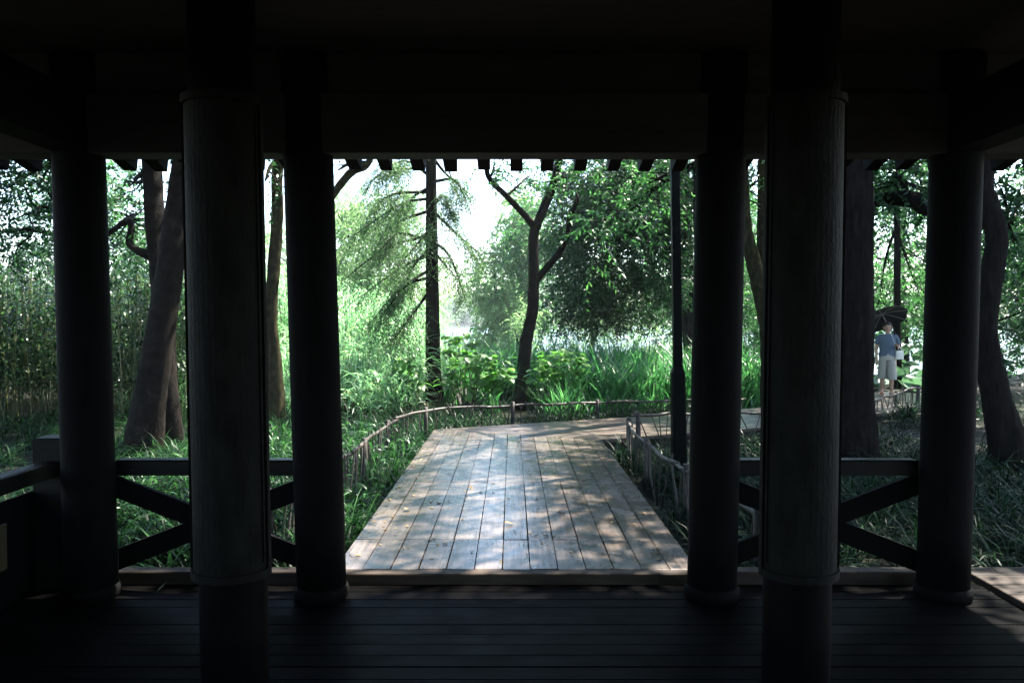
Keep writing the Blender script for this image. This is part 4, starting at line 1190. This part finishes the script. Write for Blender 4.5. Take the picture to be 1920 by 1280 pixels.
def ring_loft(name, secs, mat, parent, n=20, wr=.0, cap=False):
    """secs: (cx, cy, z, rx, ry); cloth folds wr"""
    V = []; F = []
    for k, (cx, cy, z, rx, ry) in enumerate(secs):
        for q in range(n):
            a = 2 * math.pi * q / n
            f = 1 + wr * math.sin(a * 5 + k * .7) + wr * .6 * math.sin(a * 9 + k)
            V.append((cx + rx * f * math.cos(a), cy + ry * f * math.sin(a), z + wr * .2 * math.sin(a * 3 + k)))
    for k in range(len(secs) - 1):
        for q in range(n):
            w_ = (q + 1) % n
            F.append((k * n + q, k * n + w_, (k + 1) * n + w_, (k + 1) * n + q))
    if cap: F.append(tuple(range((len(secs) - 1) * n, len(secs) * n)))
    return obj(name, mesh_poly(name, V, F, mat, True), parent)
shirt = ring_loft('shirt', [(0, 0, .86, .175, .125), (0, 0, .95, .165, .12), (0, 0, 1.05, .16, .115), (0, .005, 1.16, .172, .125), (0, .01, 1.26, .178, .115), (0, .015, 1.31, .15, .09), (0, .012, 1.345, .085, .07)], M['shirt'], person, 24, .025)
def tubeob(name, P, rad, mat, parent, n=10, sides=12):
    V, F = tube_vf(P, rad, n, sides)
    return obj(name, mesh_np(name, V, F, mat, smooth=True), parent)
tubeob('sleeve', [(.12, .01, 1.30), (.175, .012, 1.25), (.212, .018, 1.12)], [.056, .060, .056], M['shirt'], shirt)
tubeob('sleeve', [(-.12, .01, 1.30), (-.175, .012, 1.25), (-.212, .02, 1.12)], [.056, .060, .056], M['shirt'], shirt)
tr_ = ring_loft('trousers', [(0, 0, .78, .165, .13), (0, 0, .86, .172, .128), (0, 0, .94, .158, .115), (0, 0, .965, .15, .11)], M['trouser'], person, 24, .012)
ring_loft('trouser_leg', [(.092, -.035, .36, .098, .105), (.09, -.045, .46, .097, .10), (.087, -.03, .62, .094, .10), (.082, -.005, .80, .092, .115)], M['trouser'], tr_, 20, .03)
ring_loft('trouser_leg', [(-.092, .08, .37, .098, .105), (-.09, .05, .46, .097, .10), (-.087, .02, .62, .094, .10), (-.082, .0, .80, .092, .115)], M['trouser'], tr_, 20, .03)
# head details
hd = ring_loft('hair', [(0, .02, 1.395, .075, .062), (0, .022, 1.44, .088, .075), (0, .022, 1.50, .094, .088), (0, .012, 1.555, .086, .086), (0, .008, 1.60, .055, .058), (0, .006, 1.615, .012, .012)], M['hair'], person, 20, .02, True)
hd.location = (0, .02, 0)
tubeob('nose', [(0, -.082, 1.492), (0, -.100, 1.468), (0, -.084, 1.458)], [.008, .013, .008], M['skin'], person, 6, 8)
for s in (-1, 1):
    tubeob('eye', [(s * .030 - .010, -.0815, 1.497), (s * .030 + .010, -.0815, 1.497)], [.005, .005], M['hair'], person, 5, 8)
    tubeob('ear', [(s * .080, .005, 1.505), (s * .088, .010, 1.485), (s * .078, .003, 1.462)], [.010, .013, .008], M['skin'], person, 6, 8)
tubeob('mouth', [(-.018, -.074, 1.437), (0, -.080, 1.436), (.018, -.074, 1.437)], [.003, .005, .003], M['sandal'], person, 6, 6)
for sx, sy, sz in ((.088, -.055, .012), (-.088, .145, .03)):
    V = []; n = 16
    F = []
    for zz, q in ((0, 1), (.022, .98)):
        for s in range(n):
            a = 2 * math.pi * s / n
            V.append((sx + .046 * q * math.cos(a) * (1.1 if math.sin(a) < 0 else .9), sy + .125 * q * math.sin(a), sz - .012 + zz))
    for s in range(n):
        F.append((s, (s + 1) % n, n + (s + 1) % n, n + s))
    F.append(tuple(range(n, 2 * n))); F.append(tuple(range(n - 1, -1, -1)))
    sd = obj('sandal', mesh_poly('sandal', V, F, M['sandal']), person)
    tubeob('strap', [(sx - .042, sy - .06, sz + .005), (sx, sy - .065, sz + .05), (sx + .042, sy - .06, sz + .005)], [.008, .010, .008], M['sandal'], sd, 8, 6)
pm = Matrix.Translation((PX_, PY_, PZ)) @ Matrix.Rotation(-FACE + .12, 4, 'Z')
# handbag hanging from the bent forearm
bag = tag(empty('handbag', pm @ Vector((.235, -.06, .80))), 'small white canvas handbag hanging from the walking person\'s forearm', 'handbag')
bag.rotation_euler = (0, 0, -FACE + .12 + .3)
secs = [(0, 0, 0, .082, .035), (0, 0, .02, .088, .04), (0, 0, .12, .084, .036), (0, 0, .185, .078, .024)]
ring_loft('bag_body', secs, M['bagm'], bag, 18, .015, True)
for s in (-1, 1):
    tubeob('handle', [(-.05, s * .02, .17), (-.02, s * .012, .255), (.02, s * .012, .255), (.05, s * .02, .17)], [.006, .006, .006, .006], M['bagm'], bag, 10, 6)
# parasol, tilted back over the shoulder
hand = pm @ Vector((.142, -.235, 1.09))
apex = pm @ Vector((-.09, .20, 1.78))
par = tag(empty('parasol', hand), 'black parasol, sunlight painted pale on its outer face, shading the walking person', 'parasol')
ax = (apex - hand).normalized()
par.rotation_mode = 'QUATERNION'
par.rotation_quaternion = ax.to_track_quat('Z', 'Y')
Ls = (apex - hand).length
tubeob('shaft', [(0, 0, -.06), (0, 0, Ls + .03)], [.006, .005], M['steel'], par, 4, 8)
tubeob('handle', [(0, 0, -.11), (0, 0, .03)], [.012, .012], M['black_cloth'], par, 4, 8)
for nm, mt, off in (('canopy_lining', 'black_cloth', 0), ('canopy', 'sunlit_top', .006)):
    V = [(0, 0, Ls + off)]; F = []; n = 32; rad = .50
    RR = (.3, .6, .85, 1.0)
    for q in RR:
        for s in range(n):
            a = 2 * math.pi * s / n
            sc = 1 - .055 * (1 - abs(math.cos(4 * a))) * q
            V.append((rad * q * sc * math.cos(a), rad * q * sc * math.sin(a), Ls + off - .15 * q ** 1.5 + .02 * (1 - abs(math.cos(4 * a))) * q * q))
    for s in range(n):
        F.append((0, 1 + s, 1 + (s + 1) % n))
        for k in range(len(RR) - 1):
            F.append((1 + k * n + s, 1 + (k + 1) * n + s, 1 + (k + 1) * n + (s + 1) % n, 1 + k * n + (s + 1) % n))
    obj(nm, mesh_poly(nm, V, F, M[mt], True), par)
for k in range(8):
    a = 2 * math.pi * k / 8
    P = [(rad * q * math.cos(a), rad * q * math.sin(a), Ls - .006 - .15 * q ** 1.5) for q in (0.02, .3, .6, .85, 1.0)]
    tubeob('rib', P, [.003] * 5, M['steel'], par, 10, 4)

# ------------------------------------------------------------------ hazy summer air
def hazemat():
    m, n, l = nt('haze_air')
    v = n.new('ShaderNodeVolumePrincipled'); o = n.new('ShaderNodeOutputMaterial')
    v.inputs['Color'].default_value = (.86, .93, 1.0, 1); v.inputs['Density'].default_value = HAZE
    v.inputs['Anisotropy'].default_value = .35
    l.new(v.outputs[0], o.inputs['Volume'])
    return m
HAZE = .0005
v, f = box_vf((-440, -40, -3.0), (440, 420, 27))
tag(obj('haze', mesh_poly('haze', v, f, hazemat())), 'thin bright summer haze over the lake', kind='stuff')
